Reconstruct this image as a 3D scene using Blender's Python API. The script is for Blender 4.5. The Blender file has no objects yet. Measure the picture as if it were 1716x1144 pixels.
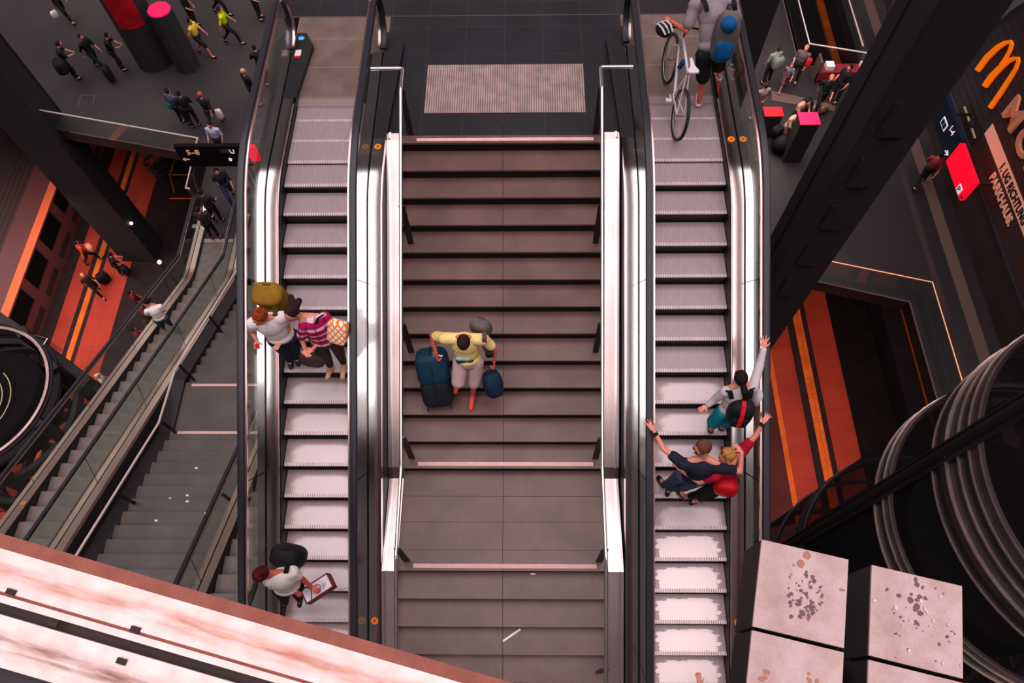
import bpy, bmesh, math, random
import numpy as np
from mathutils import Vector, Matrix, Quaternion
random.seed(7)
C = bpy.context.scene.collection
SC = bpy.context.scene
# ---------------------------------------------------------------- camera
F = 1197.86
TH, YAW, ROLL = .4702, .0348, .0322
CAM = Vector((.2904, -7.1637, 7.8282))
def _axes():
    ct, st = math.cos(TH), math.sin(TH)
    Z = Matrix.Rotation(YAW, 3, 'Z')
    r, d, l = Z @ Vector((1,0,0)), Z @ Vector((0,-ct,-st)), Z @ Vector((0,st,-ct))
    cr, sr = math.cos(ROLL), math.sin(ROLL)
    return cr*r + sr*d, -sr*r + cr*d, l
RX, DN, LK = _axes()
cam = bpy.data.cameras.new('camera')
cam.sensor_width = 36.0
cam.lens = F/1716*36.0
cam.clip_start = .05; cam.clip_end = 300
co = bpy.data.objects.new('camera', cam); C.objects.link(co)
M = Matrix((RX, -DN, -LK)).transposed().to_4x4(); M.translation = CAM
co.matrix_world = M
SC.camera = co
def ray(x, y): return LK + RX*((x-858)/F) + DN*((y-572)/F)
def at(x, y, z):                       # point of the level z seen at pixel x, y
    v = ray(x, y); return CAM + v*((z-CAM.z)/v.z)
def atx(x, y, X):                      # point of the upright plane X seen at pixel x, y
    v = ray(x, y); return CAM + v*((X-CAM.x)/v.x)
def aty(x, y, Y):
    v = ray(x, y); return CAM + v*((Y-CAM.y)/v.y)
# ---------------------------------------------------------------- light
SC.view_settings.view_transform = 'Standard'
SC.view_settings.look = 'None'
SC.view_settings.exposure = 0.0
SC.view_settings.gamma = 1.0
SC.view_settings.use_curve_mapping = False
w = bpy.data.worlds.new('hall_daylight'); SC.world = w
w.use_nodes = True
nt = w.node_tree; nt.nodes.clear()
def N(t, k, **kw):
    n = t.nodes.new(k)
    for a, b in kw.items(): setattr(n, a, b)
    return n
def mth(t, op, a, b=None, c=None, clamp=False):
    n = N(t, 'ShaderNodeMath', operation=op); n.use_clamp = clamp
    for i, v in enumerate((a, b, c)):
        if v is None: continue
        if isinstance(v, (int, float)): n.inputs[i].default_value = v
        else: t.links.new(v, n.inputs[i])
    return n.outputs[0]
def sstep(t, v, lo, hi):
    n = N(t, 'ShaderNodeMapRange', interpolation_type='SMOOTHSTEP')
    t.links.new(v, n.inputs['Value']); n.inputs['From Min'].default_value = lo; n.inputs['From Max'].default_value = hi
    return n.outputs[0]
# the glazed hall roof: a bright daylit opening straight overhead, dim hall all round it
tc = N(nt, 'ShaderNodeTexCoord'); sp = N(nt, 'ShaderNodeSeparateXYZ'); nt.links.new(tc.outputs['Generated'], sp.inputs[0])
zz = mth(nt, 'MAXIMUM', sp.outputs['Z'], .02)
ax = mth(nt, 'ABSOLUTE', mth(nt, 'DIVIDE', sp.outputs['X'], zz)); ay = mth(nt, 'DIVIDE', sp.outputs['Y'], zz)
m1 = mth(nt, 'MULTIPLY', sstep(nt, ay, -.71, -.655), mth(nt, 'SUBTRACT', 1.0, sstep(nt, ay, .42, .62)))
m2 = mth(nt, 'MULTIPLY', m1, mth(nt, 'SUBTRACT', 1.0, sstep(nt, ax, .75, 1.0)))
# far glazed gable seen low in the hall's length
band = mth(nt, 'MULTIPLY', mth(nt, 'MULTIPLY', sstep(nt, sp.outputs['Z'], -.02, .05), mth(nt, 'SUBTRACT', 1.0, sstep(nt, sp.outputs['Z'], .16, .24))), sstep(nt, sp.outputs['Y'], .5, .8))
mx = N(nt, 'ShaderNodeMix', data_type='RGBA')
nt.links.new(m2, mx.inputs['Factor'])
mx.inputs['A'].default_value = (.085, .066, .070, 1); mx.inputs['B'].default_value = (3.1, 2.75, 2.85, 1)
mx2 = N(nt, 'ShaderNodeMix', data_type='RGBA'); nt.links.new(band, mx2.inputs['Factor'])
nt.links.new(mx.outputs['Result'], mx2.inputs['A']); mx2.inputs['B'].default_value = (1.7, 1.4, 1.35, 1)
bg = N(nt, 'ShaderNodeBackground'); wo = N(nt, 'ShaderNodeOutputWorld')
nt.links.new(mx2.outputs['Result'], bg.inputs['Color']); nt.links.new(bg.outputs[0], wo.inputs[0])
w.cycles.sampling_method = 'MANUAL'; w.cycles.sample_map_resolution = 512

# ---------------------------------------------------------------- materials
def lin(c): return tuple(((v/255)/12.92 if v <= 10.3 else (((v/255)+.055)/1.055)**2.4) for v in c)
def mat(name, col, rough=.6, metal=0., spec=.3, var=0., vscale=6., col2=None, speck=0., bump=0., bscale=80., emit=None, es=1., coat=0., stretch=(1,1,1)):
    m = bpy.data.materials.new(name); m.use_nodes = True
    t = m.node_tree; b = t.nodes['Principled BSDF']
    c = lin(col)
    b.inputs['Base Color'].default_value = (*c, 1); b.inputs['Roughness'].default_value = rough
    b.inputs['Metallic'].default_value = metal; b.inputs['Specular IOR Level'].default_value = spec
    if coat: b.inputs['Coat Weight'].default_value = coat; b.inputs['Coat Roughness'].default_value = .12
    if emit is not None:
        b.inputs['Emission Color'].default_value = (*lin(emit), 1); b.inputs['Emission Strength'].default_value = es
    m.diffuse_color = (*c, 1)
    if var or speck or bump:
        tx = N(t, 'ShaderNodeTexCoord'); mp = N(t, 'ShaderNodeMapping'); t.links.new(tx.outputs['Object'], mp.inputs[0])
        mp.inputs['Scale'].default_value = stretch
        cur = None
        if var:
            n = N(t, 'ShaderNodeTexNoise'); n.inputs['Scale'].default_value = vscale; n.inputs['Detail'].default_value = 5
            t.links.new(mp.outputs[0], n.inputs['Vector'])
            r = N(t, 'ShaderNodeMix', data_type='RGBA'); t.links.new(sstep(t, n.outputs['Fac'], .5-.22, .5+.22), r.inputs['Factor'])
            c2 = lin(col2) if col2 else tuple(v*(1-var) for v in c)
            r.inputs['A'].default_value = (*c, 1); r.inputs['B'].default_value = (*c2, 1); cur = r.outputs['Result']
        if speck:
            n = N(t, 'ShaderNodeTexNoise'); n.inputs['Scale'].default_value = 170; n.inputs['Detail'].default_value = 2
            t.links.new(mp.outputs[0], n.inputs['Vector'])
            k = N(t, 'ShaderNodeMapRange'); t.links.new(n.outputs['Fac'], k.inputs['Value'])
            k.inputs['From Min'].default_value = .3; k.inputs['From Max'].default_value = .7
            k.inputs['To Min'].default_value = 1-speck; k.inputs['To Max'].default_value = 1+speck
            r = N(t, 'ShaderNodeMix', data_type='RGBA', blend_type='MULTIPLY'); r.inputs['Factor'].default_value = 1
            if cur: t.links.new(cur, r.inputs['A'])
            else: r.inputs['A'].default_value = (*c, 1)
            t.links.new(k.outputs[0], r.inputs['B']); cur = r.outputs['Result']
        if cur: t.links.new(cur, b.inputs['Base Color'])
        if bump:
            n = N(t, 'ShaderNodeTexNoise'); n.inputs['Scale'].default_value = bscale; t.links.new(mp.outputs[0], n.inputs['Vector'])
            bp = N(t, 'ShaderNodeBump'); bp.inputs['Strength'].default_value = bump; bp.inputs['Distance'].default_value = .01
            t.links.new(n.outputs['Fac'], bp.inputs['Height']); t.links.new(bp.outputs[0], b.inputs['Normal'])
    return m
def pcolor(m):                          # node feeding the base colour, to be wrapped by a pattern
    b = m.node_tree.nodes['Principled BSDF']; l = b.inputs['Base Color'].links
    return b, (l[0].from_socket if l else None)
def overlay(m, mask, col):
    t = m.node_tree; b, cur = pcolor(m)
    r = N(t, 'ShaderNodeMix', data_type='RGBA'); t.links.new(mask, r.inputs['Factor'])
    if cur: t.links.new(cur, r.inputs['A'])
    else: r.inputs['A'].default_value = b.inputs['Base Color'].default_value
    r.inputs['B'].default_value = (*lin(col), 1); t.links.new(r.outputs['Result'], b.inputs['Base Color'])
def xyz(m):
    t = m.node_tree; tx = N(t, 'ShaderNodeTexCoord'); s = N(t, 'ShaderNodeSeparateXYZ'); t.links.new(tx.outputs['Object'], s.inputs[0])
    return t, s.outputs
def stripes(t, v, period, width, off=0.):        # 1 on lines of the given width repeating along v
    f = mth(t, 'FRACT', mth(t, 'ADD', mth(t, 'DIVIDE', v, period), 100+off))
    return mth(t, 'LESS_THAN', f, width/period)
def tiles(m, px, py, wd, col, offx=0., offy=0.):
    t, (X, Y, Z) = xyz(m)
    k = mth(t, 'MAXIMUM', stripes(t, X, px, wd, offx), stripes(t, Y, py, wd, offy))
    overlay(m, k, col); return m

K = {}
K['floor_dark'] = tiles(mat('dark_granite_tiles', (40,38,43), .42, spec=.25, var=.35, vscale=1.2, speck=.35), .6, .6, .006, (62,56,55), .0)
K['plate'] = mat('landing_plate_ribbed', (128,106,98), .45, .3, spec=.4, var=.3, vscale=3, speck=.25)
t_, (X_, Y_, Z_) = xyz(K['plate']); overlay(K['plate'], stripes(t_, Y_, .62, .008, .3), (176,138,120))
K['comb'] = mat('comb_plate_metal', (176,156,156), .35, .6, speck=.2)
K['stair'] = mat('brown_granite', (108,79,73), .36, spec=.45, var=.35, vscale=1.6, speck=.45)
K['riser'] = mat('dark_riser_stone', (34,31,33), .75, spec=.1)
K['strip'] = mat('pale_nosing_strip', (226,178,170), .7, speck=.25, var=.12, vscale=9)
K['mat_tact'] = mat('tactile_ribbed_paving', (176,150,142), .7, speck=.3, var=.25, vscale=5, col2=(140,118,114))
t_, (X_, Y_, Z_) = xyz(K['mat_tact']); overlay(K['mat_tact'], stripes(t_, X_, .0345, .012), (92,78,76))
K['steel'] = mat('brushed_steel_deck', (240,228,228), .13, 1., var=.12, vscale=3, stretch=(1,.1,1))
K['steel2'] = mat('satin_steel_deck', (236,206,194), .3, .9, var=.15, vscale=3, stretch=(1,.15,1))
K['steel_pink'] = mat('stair_cheek_steel', (232,206,204), .3, 1., var=.25, vscale=1.3)
K['rail'] = mat('polished_tube_steel', (240,232,234), .22, 1.)
K['rubber'] = mat('black_handrail_rubber', (32,31,38), .4, spec=.45)
K['rail_pale'] = mat('pale_tube_steel', (226,204,198), .4, .3)
K['stair_low'] = mat('dull_brown_granite', (84,72,68), .4, spec=.3, var=.35, vscale=1.2, col2=(66,60,54), speck=.4)
K['profile'] = mat('handrail_guide_steel', (226,190,186), .25, 1.)
K['skirt'] = mat('black_skirt_panel', (30,28,30), .45, spec=.4)
K['black'] = mat('black_paint', (54,52,54), .7, spec=.12)
K['black2'] = mat('near_black_steel', (52,46,49), .55, spec=.25, var=.25, vscale=1.5)
K['gap'] = mat('dark_joint', (20,18,20), .8, spec=.05)
K['post'] = mat('blackened_steel_post', (34,31,32), .5, spec=.3)
K['orange'] = mat('orange_disc', (244,142,26), .6, spec=.2)
K['red'] = mat('red_paint', (206,20,34), .6, spec=.2)
K['white'] = mat('white_paint', (236,228,226), .6, spec=.2)
K['step'] = mat('escalator_step_aluminium', (176,155,160), .42, .35, spec=.4, var=.16, vscale=7, stretch=(4,.5,1), speck=.12)
t_, (X_, Y_, Z_) = xyz(K['step'])
overlay(K['step'], mth(t_, 'MULTIPLY', stripes(t_, X_, .0163, .006), .4), (120,104,108))
K['step_patch'] = mat('escalator_step_bright_patch', (162,140,143), .45, .3, spec=.4, var=.14, vscale=7, stretch=(4,.5,1), speck=.12)  # tread colour with a ragged bright patch in the middle
t_, (X_, Y_, Z_) = xyz(K['step_patch'])
n_ = N(t_, 'ShaderNodeTexNoise'); n_.inputs['Scale'].default_value = 9
ex = mth(t_, 'POWER', mth(t_, 'ABSOLUTE', mth(t_, 'DIVIDE', mth(t_, 'ADD', X_, .02), .43)), 4.0)
ey = mth(t_, 'POWER', mth(t_, 'ABSOLUTE', mth(t_, 'DIVIDE', mth(t_, 'SUBTRACT', Y_, .17), .165)), 4.0)
wm = mth(t_, 'SUBTRACT', 1.0, sstep(t_, mth(t_, 'ADD', mth(t_, 'ADD', ex, ey), mth(t_, 'MULTIPLY', mth(t_, 'SUBTRACT', n_.outputs['Fac'], .5), 2.2)), .8, 1.05))
overlay(K['step_patch'], wm, (238,216,216))
K['step_low'] = mat('lower_step_dark', (122,106,102), .55, .3, spec=.3, var=.25, vscale=2.5, col2=(92,88,82), speck=.2)  # darker, mottled version of the step metal
K['step_soft'] = mat('escalator_step_bright_centre', (168,142,142), .42, .35, spec=.4, var=.16, vscale=7, stretch=(4,.5,1), speck=.12)  # tread colour fading to a paler centre
t_, (X_, Y_, Z_) = xyz(K['step_soft'])
n_ = N(t_, 'ShaderNodeTexNoise'); n_.inputs['Scale'].default_value = 5
ex = mth(t_, 'POWER', mth(t_, 'ABSOLUTE', mth(t_, 'DIVIDE', mth(t_, 'SUBTRACT', X_, .03), .45)), 4.0)
ey = mth(t_, 'POWER', mth(t_, 'ABSOLUTE', mth(t_, 'DIVIDE', mth(t_, 'SUBTRACT', Y_, .13), .19)), 4.0)
overlay(K['step_soft'], mth(t_, 'SUBTRACT', 1.0, sstep(t_, mth(t_, 'ADD', mth(t_, 'ADD', ex, ey), mth(t_, 'MULTIPLY', mth(t_, 'SUBTRACT', n_.outputs['Fac'], .5), .8)), .3, 1.1)), (212,194,196))
overlay(K['step_soft'], mth(t_, 'MULTIPLY', stripes(t_, X_, .0163, .006), .3), (140,122,124))
K['step_riser'] = mat('escalator_step_riser', (78,68,70), .5, .4)
t_, (X_, Y_, Z_) = xyz(K['step_riser']); overlay(K['step_riser'], stripes(t_, X_, .0245, .012), (38,34,36))
K['step_nose'] = mat('escalator_step_nose', (228,206,208), .45, .3)
t_, (X_, Y_, Z_) = xyz(K['step_nose']); overlay(K['step_nose'], stripes(t_, X_, .0245, .009), (120,104,106))
K['lower_floor'] = tiles(mat('lower_hall_granite', (40,35,39), .45, spec=.25, var=.35, vscale=.22, col2=(58,52,51), speck=.35), 2.4, 2.4, .012, (38,33,37))
K['lower_band'] = mat('pale_floor_band', (96,74,70), .5, spec=.3, speck=.3)
K['plat_red'] = tiles(mat('red_platform_paving', (178,66,50), .75, spec=.1, speck=.35, var=.22, vscale=.8), 1.0, 1.0, .012, (120,44,36))
K['plat_orange'] = tiles(mat('orange_tactile_strip', (244,116,44), .75, spec=.1, speck=.25, var=.3, vscale=1.2), .9, .9, .02, (170,80,36))
K['plat_dark'] = mat('dark_platform_strip', (50,36,38), .7, spec=.1, var=.3, vscale=2)
K['track'] = mat('track_bed', (36,33,35), .8, spec=.05, var=.3, vscale=2)
K['brown_wall'] = mat('dark_brown_cladding', (62,48,48), .6, spec=.2, var=.3, vscale=1)
K['slate_deep'] = mat('deep_slate', (44,40,46), .7, spec=.1, var=.3, vscale=1)
K['slate'] = mat('slate_blue_strip', (72,70,80), .6, spec=.2, speck=.3)
K['skin'] = mat('skin', (226,142,120), .55, spec=.3, var=.12, vscale=9)
K['skin_red'] = mat('sunburnt_skin', (214,102,82), .55, spec=.3, var=.12, vscale=9)
K['shoe_black'] = mat('black_shoe', (34,31,33), .5)

def glass(name, col, tint, rough=.02, op=.0):
    m = bpy.data.materials.new(name); m.use_nodes = True; t = m.node_tree; t.nodes.clear()
    o = N(t, 'ShaderNodeOutputMaterial'); tr = N(t, 'ShaderNodeBsdfTransparent'); tr.inputs[0].default_value = (*tint, 1)
    gl = N(t, 'ShaderNodeBsdfGlossy'); gl.inputs['Roughness'].default_value = rough; gl.inputs[0].default_value = (*col, 1)
    lw = N(t, 'ShaderNodeLayerWeight'); lw.inputs[0].default_value = .5
    frs = mth(t, 'ADD', .03, mth(t, 'MULTIPLY', mth(t, 'POWER', lw.outputs['Facing'], 5.0), .5))
    a = N(t, 'ShaderNodeMixShader'); t.links.new(frs, a.inputs[0]); t.links.new(tr.outputs[0], a.inputs[1]); t.links.new(gl.outputs[0], a.inputs[2])
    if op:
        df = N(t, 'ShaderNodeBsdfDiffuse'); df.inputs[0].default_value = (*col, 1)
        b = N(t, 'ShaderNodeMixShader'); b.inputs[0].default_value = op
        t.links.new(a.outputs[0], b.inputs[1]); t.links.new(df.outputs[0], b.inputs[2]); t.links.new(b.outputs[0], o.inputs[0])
    else: t.links.new(a.outputs[0], o.inputs[0])
    return m
K['glass'] = glass('clear_balustrade_glass', (.8,.85,.85), (.9,.95,.92))
K['glass_tint'] = glass('grey_tinted_glass', (.8,.85,.85), (.72,.78,.76))

# ---------------------------------------------------------------- builders
class MB:
    def __init__(s): s.v = []; s.f = []; s.mi = []
    def add(s, vs, fs, mi=0):
        o = len(s.v); s.v += [tuple(v) for v in vs]; s.f += [tuple(i+o for i in f) for f in fs]; s.mi += [mi]*len(fs); return s
    def box(s, x0, x1, y0, y1, z0, z1, mi=0):
        x0, x1 = sorted((x0, x1)); y0, y1 = sorted((y0, y1)); z0, z1 = sorted((z0, z1))
        return s.add([(x, y, z) for z in (z0, z1) for y in (y0, y1) for x in (x0, x1)],
              [(0,2,3,1), (4,5,7,6), (0,1,5,4), (2,6,7,3), (0,4,6,2), (1,3,7,5)], mi)
    def bar(s, a, b, w, h=None, up=(0,0,1), mi=0):            # rectangular bar between two points
        a, b = Vector(a), Vector(b); h = h or w; t = (b-a).normalized(); up = Vector(up)
        x = t.cross(up); x = x.normalized() if x.length > 1e-4 else t.orthogonal().normalized(); y = x.cross(t)
        vs = [p + x*(i*w/2) + y*(j*h/2) for p in (a, b) for i, j in ((-1,-1), (1,-1), (1,1), (-1,1))]
        return s.add(vs, [(3,2,1,0), (4,5,6,7), (0,1,5,4), (1,2,6,5), (2,3,7,6), (3,0,4,7)], mi)
    def tube(s, pts, r, n=10, closed=False, mi=0, caps=True):
        pts = [Vector(p) for p in pts]; m = len(pts); rs = r if isinstance(r, (list, tuple)) else [r]*m
        prev = None; base = len(s.v); vs = []
        for i, p in enumerate(pts):
            if closed: t = pts[(i+1) % m] - pts[i-1]
            else: t = (pts[min(i+1, m-1)] - p).normalized() + (p - pts[max(i-1, 0)]).normalized()
            t.normalize()
            if prev is None: u = t.orthogonal().normalized()
            else: u = (prev - t*prev.dot(t)).normalized()
            prev = u; w_ = t.cross(u)
            vs += [p + (u*math.cos(a) + w_*math.sin(a))*rs[i] for a in [2*math.pi*k/n for k in range(n)]]
        fs = []
        for i in range(m if closed else m-1):
            j = (i+1) % m
            fs += [(i*n+k, i*n+(k+1) % n, j*n+(k+1) % n, j*n+k) for k in range(n)]
        if not closed and caps: fs += [tuple(range(n))[::-1], tuple(range((m-1)*n, m*n))]
        return s.add(vs, fs, mi)
    def sweep(s, path, sec, mi=0, caps=True):                  # path of (y, z, ny, nz), section of (x, h)
        n = len(sec); vs = []
        for (y, z, ny, nz) in path: vs += [(x, y+ny*h, z+nz*h) for x, h in sec]
        fs = [(i*n+k, i*n+(k+1) % n, (i+1)*n+(k+1) % n, (i+1)*n+k) for i in range(len(path)-1) for k in range(n)]
        if caps: fs += [tuple(range(n))[::-1], tuple(range((len(path)-1)*n, len(path)*n))]
        return s.add(vs, fs, mi)
    def quad(s, pts, mi=0): return s.add(pts, [tuple(range(len(pts)))], mi)
    def slab(s, pts, th, mi=0):                                # horizontal polygon extruded downwards
        n = len(pts); pts = [Vector(p) for p in pts]
        vs = pts + [p - Vector((0,0,th)) for p in pts]
        return s.add(vs, [tuple(range(n)), tuple(range(2*n-1, n-1, -1))] + [(i, i+n, (i+1) % n + n, (i+1) % n) for i in range(n)], mi)
    def prism(s, pts, vec, mi=0):
        n = len(pts); pts = [Vector(p) for p in pts]; vec = Vector(vec)
        return s.add(pts + [p+vec for p in pts], [tuple(range(n)), tuple(range(2*n-1, n-1, -1))] + [(i, i+n, (i+1) % n + n, (i+1) % n) for i in range(n)], mi)
    def ell(s, c, r, R=None, nu=16, nv=10, mi=0):
        c = Vector(c); vs = []; R = R or Matrix.Identity(3)
        for j in range(nv+1):
            a = math.pi*j/nv
            for i in range(nu):
                b = 2*math.pi*i/nu
                vs.append(c + R @ Vector((r[0]*math.sin(a)*math.cos(b), r[1]*math.sin(a)*math.sin(b), r[2]*math.cos(a))))
        fs = [(j*nu+i, (j+1)*nu+i, (j+1)*nu+(i+1) % nu, j*nu+(i+1) % nu) for j in range(nv) for i in range(nu)]
        return s.add(vs, fs, mi)
    def cap(s, a, ra, b, rb, n=12):                            # tapered capsule
        a, b = Vector(a), Vector(b); t = (b-a); L = t.length
        if L < 1e-5: return s.ell(a, (ra,)*3)
        t /= L; rr = []; pp = []
        for k in range(5): q = math.pi/2*(1-k/4); pp.append(a - t*ra*math.sin(q)); rr.append(max(ra*math.cos(q), 1e-4))
        for k in range(5): q = math.pi/2*k/4; pp.append(b + t*rb*math.sin(q)); rr.append(max(rb*math.cos(q), 1e-4))
        u = t.orthogonal().normalized(); w_ = t.cross(u); vs = []
        for p, r in zip(pp, rr): vs += [p + (u*math.cos(x) + w_*math.sin(x))*r for x in [2*math.pi*i/n for i in range(n)]]
        m = len(pp)
        fs = [(i*n+k, i*n+(k+1) % n, (i+1)*n+(k+1) % n, (i+1)*n+k) for i in range(m-1) for k in range(n)]
        fs += [tuple(range(n))[::-1], tuple(range((m-1)*n, m*n))]
        return s.add(vs, fs)
    def mesh(s, name, off=None, smooth=False):
        me = bpy.data.meshes.new(name)
        vs = s.v if off is None else [(v[0]-off[0], v[1]-off[1], v[2]-off[2]) for v in s.v]
        me.from_pydata(vs, [], s.f); me.polygons.foreach_set('material_index', s.mi)
        bm = bmesh.new(); bm.from_mesh(me); bmesh.ops.recalc_face_normals(bm, faces=bm.faces); bm.to_mesh(me); bm.free()
        if smooth:
            me.polygons.foreach_set('use_smooth', [True]*len(me.polygons))
            me.set_sharp_from_angle(angle=math.radians(40))
        me.update(); return me
    def build(s, name, m, parent=None, smooth=False, label=None, local=False, bevel=0):
        off = wloc(parent) if (parent is not None and not local) else None
        me = s.mesh(name, off, smooth)
        for k in (m if isinstance(m, (list, tuple)) else [m]): me.materials.append(K[k] if isinstance(k, str) else k)
        o = bpy.data.objects.new(name, me); C.objects.link(o)
        if parent is not None: o.parent = parent
        if label: o['label'] = label
        if bevel:
            b = o.modifiers.new('bevel', 'BEVEL'); b.width = bevel; b.segments = 2; b.limit_method = 'ANGLE'
        return o
def wloc(o):
    v = Vector((0,0,0))
    while o is not None: v += o.location; o = o.parent
    return v
def thing(name, label, cat, loc=(0,0,0), group=None):
    o = bpy.data.objects.new(name, None); C.objects.link(o); o.location = loc; o.empty_display_size = .2
    o['label'] = label; o['category'] = cat
    if group: o['group'] = group
    return o
def tag(o, label, cat, group=None):
    o['label'] = label; o['category'] = cat
    if group: o['group'] = group
    return o
def struct(o): o['kind'] = 'structure'; return o
def fpath(yb, z0, yf, ye, ang, R=1.5, n=8):                   # level from yf to the bend at yb, then sloping at ang to ye
    T = R*math.tan(abs(ang)/2); sg = 1 if ang > 0 else -1
    P = [(yf, z0, 0, 1)]
    if yf > yb+T+.4: P.append(((yf+yb+T)/2, z0, 0, 1))
    for k in range(n+1):
        f = abs(ang)*k/n
        P.append((yb+T-R*math.sin(f), z0+sg*R*(1-math.cos(f)), sg*math.sin(f), math.cos(f)))
    Q = [(y+.03, z, 0, 1) if i == 0 else None for i, (y, z, a, b) in enumerate([P[-(n+1)]])]
    P.insert(len(P)-(n+1), Q[0])
    y = P[-1][0]-.03; P.append((y, z0+(yb-y)*math.tan(ang), math.sin(ang), math.cos(ang)))
    P.append((ye, z0+(yb-ye)*math.tan(ang), math.sin(ang), math.cos(ang)))
    return P
def pz(P, y):
    for a, b in zip(P, P[1:]):
        if a[0] >= y >= b[0]: return a[1] + (b[1]-a[1])*(a[0]-y)/(a[0]-b[0] or 1)
    return P[-1][1] if y < P[-1][0] else P[0][1]
def shift(P, h): return [(y+ny*h, z+nz*h, ny, nz) for y, z, ny, nz in P]
# ================================================================ the upper bridge and its stairs
AL = math.radians(27.3)
o = MB().box(-1.66, 1.68, .14, 2.64, -.35, 0).box(-1.82, -1.66, 2.0, 2.64, -.35, -.001).box(1.68, 1.84, 2.0, 2.64, -.35, -.001).box(-3.55, 3.6, 2.64, 12, -.35, 0).build('floor', ['floor_dark']); struct(o)
o = tag(MB().box(-1.163, 1.205, .573, 1.557, 0, .006).build('tactile_mat', 'mat_tact'), 'pale ribbed tactile paving mat on the dark floor at the head of the stairs', 'floor mat')
o = struct(MB().box(-3.55, 3.6, 2.65, 2.665, 0, .004).build('trim_1', 'rail'))
T_, R_, WS = .3432, .1846, 1.45
st = thing('staircase', 'wide brown granite staircase between the two escalators, broken by one landing', 'stairs', (0, 0, -3))
def stair_step(parent, xa, xb, y, z, t=T_, r=R_, th=.035, mats=('stair', 'riser')):
    m = MB(); m.box(xa, xb, y-.0, y+t+.02, z-th, z, 0)            # tread slab with its front edge at y
    m.box(xa, xb, y+.018, y+.05, z-r-.005, z-th, 1)
    return m.build('step', mats, parent)
LY, LZ = -12*T_, -13*R_                                          # landing: back edge, level
LE = LY-1.40
for k in range(0, 13): stair_step(st, -WS, WS, -k*T_, -k*R_, t=T_ if k else .12)
m = MB(); m.box(-WS, WS, LE, LY+.06, LZ-.035, LZ); m.box(-WS, WS, LE+.018, LE+.05, LZ-R_, LZ-.035, 1)
m.build('landing', ['stair', 'riser'], st)
for k in range(1, 8): stair_step(st, -WS, WS, LE-k*T_, LZ-k*R_)
seam = MB()
for k in range(0, 13): seam.box(-.003, .003, -k*T_, -(k-1)*T_, -k*R_, -k*R_+.0012)
seam.box(-.003, .003, LE, LY, LZ, LZ+.0012)
for y in (LY-.36, LY-.73, LY-1.12): seam.box(-WS, WS, y-.002, y+.002, LZ, LZ+.001)
for k in range(1, 8): seam.box(-.003, .003, LE-k*T_, LE-(k-1)*T_, LZ-k*R_, LZ-k*R_+.0012)
seam.build('joint', 'gap', st, label='thin dark stone joint')
def nosing(y, z, xa=-1.24, xb=1.3): MB().box(xa, xb, y+.035, y+.092, z, z+.004).build('nosing_strip', 'strip', st, label='pale pink marker strip')
nosing(0, 0); nosing(-12*T_, -12*R_); nosing(LE, LZ)
# sloping cheeks beside the steps: steel-clad, following flight, landing, flight
ST = math.atan(R_/T_)
def cheek_path(h0):
    sl = R_/T_; P = []
    for (y, z) in ((.12, 0.02), (0, 0), (LY, LY*sl), (LY-.12, LZ+.02), (LE-.02, LZ+.02), (LE-2.6, LZ+.02-2.58*sl)): P.append((y, z+h0))
    return P
for s in (-1, 1):
    m = MB(); sec = []
    P = cheek_path(.055)
    xi, xo = s*WS, s*1.66
    vs = []
    for y, z in P: vs += [(xi, y, z), (xo, y, z), (xo, y, z-.9), (xi, y, z-.9)]
    n = len(P); fs = [(i*4+k, i*4+(k+1) % 4, (i+1)*4+(k+1) % 4, (i+1)*4+k) for i in range(n-1) for k in range(4)] + [(3,2,1,0), tuple(range(4*n-4, 4*n))]
    m.add(vs, fs); m.build('cheek', 'steel_pink', st)
    m = MB(); m.bar((s*1.615, .1, .075), (s*1.615, 0, .07), .03)
    for a, b in zip(P, P[1:]): m.bar((s*1.61, a[0], a[1]+.012), (s*1.61, b[0], b[1]+.012), .028, .03)
    m.build('edge_bar', 'rail', st)
for q in (-1, 1): MB().box(q*1.66, q*WS, .12, .138, -.3, .0).build('cheek_end', 'black', st)
# tube handrails on black posts
def stair_rail(s, label):
    r = thing('handrail', label, 'handrail', (s*1.33, .2, 0))
    sl = R_/T_; h = .9; X = s*1.335
    pts = [(s*1.77, .50, h), (X, .50, h), (X, .11, h), (X, LY-.24, LY*sl+h-.06), (X, LE+.02, LZ+h), (X, LE-2.4, LZ+h-2.42*sl)]
    P = []
    for i, p in enumerate(pts):
        if 0 < i < len(pts)-1:
            a = Vector(p); d0 = (Vector(pts[i-1])-a).normalized(); d1 = (Vector(pts[i+1])-a).normalized(); q = .03
            P += [a+d0*q, a+(d0+d1)*q*.3, a+d1*q]
        else: P.append(Vector(p))
    MB().tube(P, .024, 12).build('rail_tube', 'rail', r, smooth=True)
    for (y, zf) in ((.17, 0), (-3.55*T_, -4*R_), (-7.6*T_, -8*R_), (-11.55*T_, -12*R_), (LE+.13, LZ), (LE-3.6*T_, LZ-4*R_)):
        zt = (y-.11)*sl + h if y < .11 else h
        if y < LY-.2: zt = LZ+h if y > LE else LZ+h+(y-LE)*sl
        MB().box(X-.042, X+.042, y-.014, y+.014, zf, zt-.05).build('post', 'post', r)
        m = MB(); m.tube([(X, y, zt-.06), (X, y, zt-.015)], .012, 8); m.build('bracket', 'rail', r)
    return r
stair_rail(-1, 'polished tube handrail on black posts along the left side of the stairs')
stair_rail(1, 'polished tube handrail on black posts along the right side of the stairs')

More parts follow.
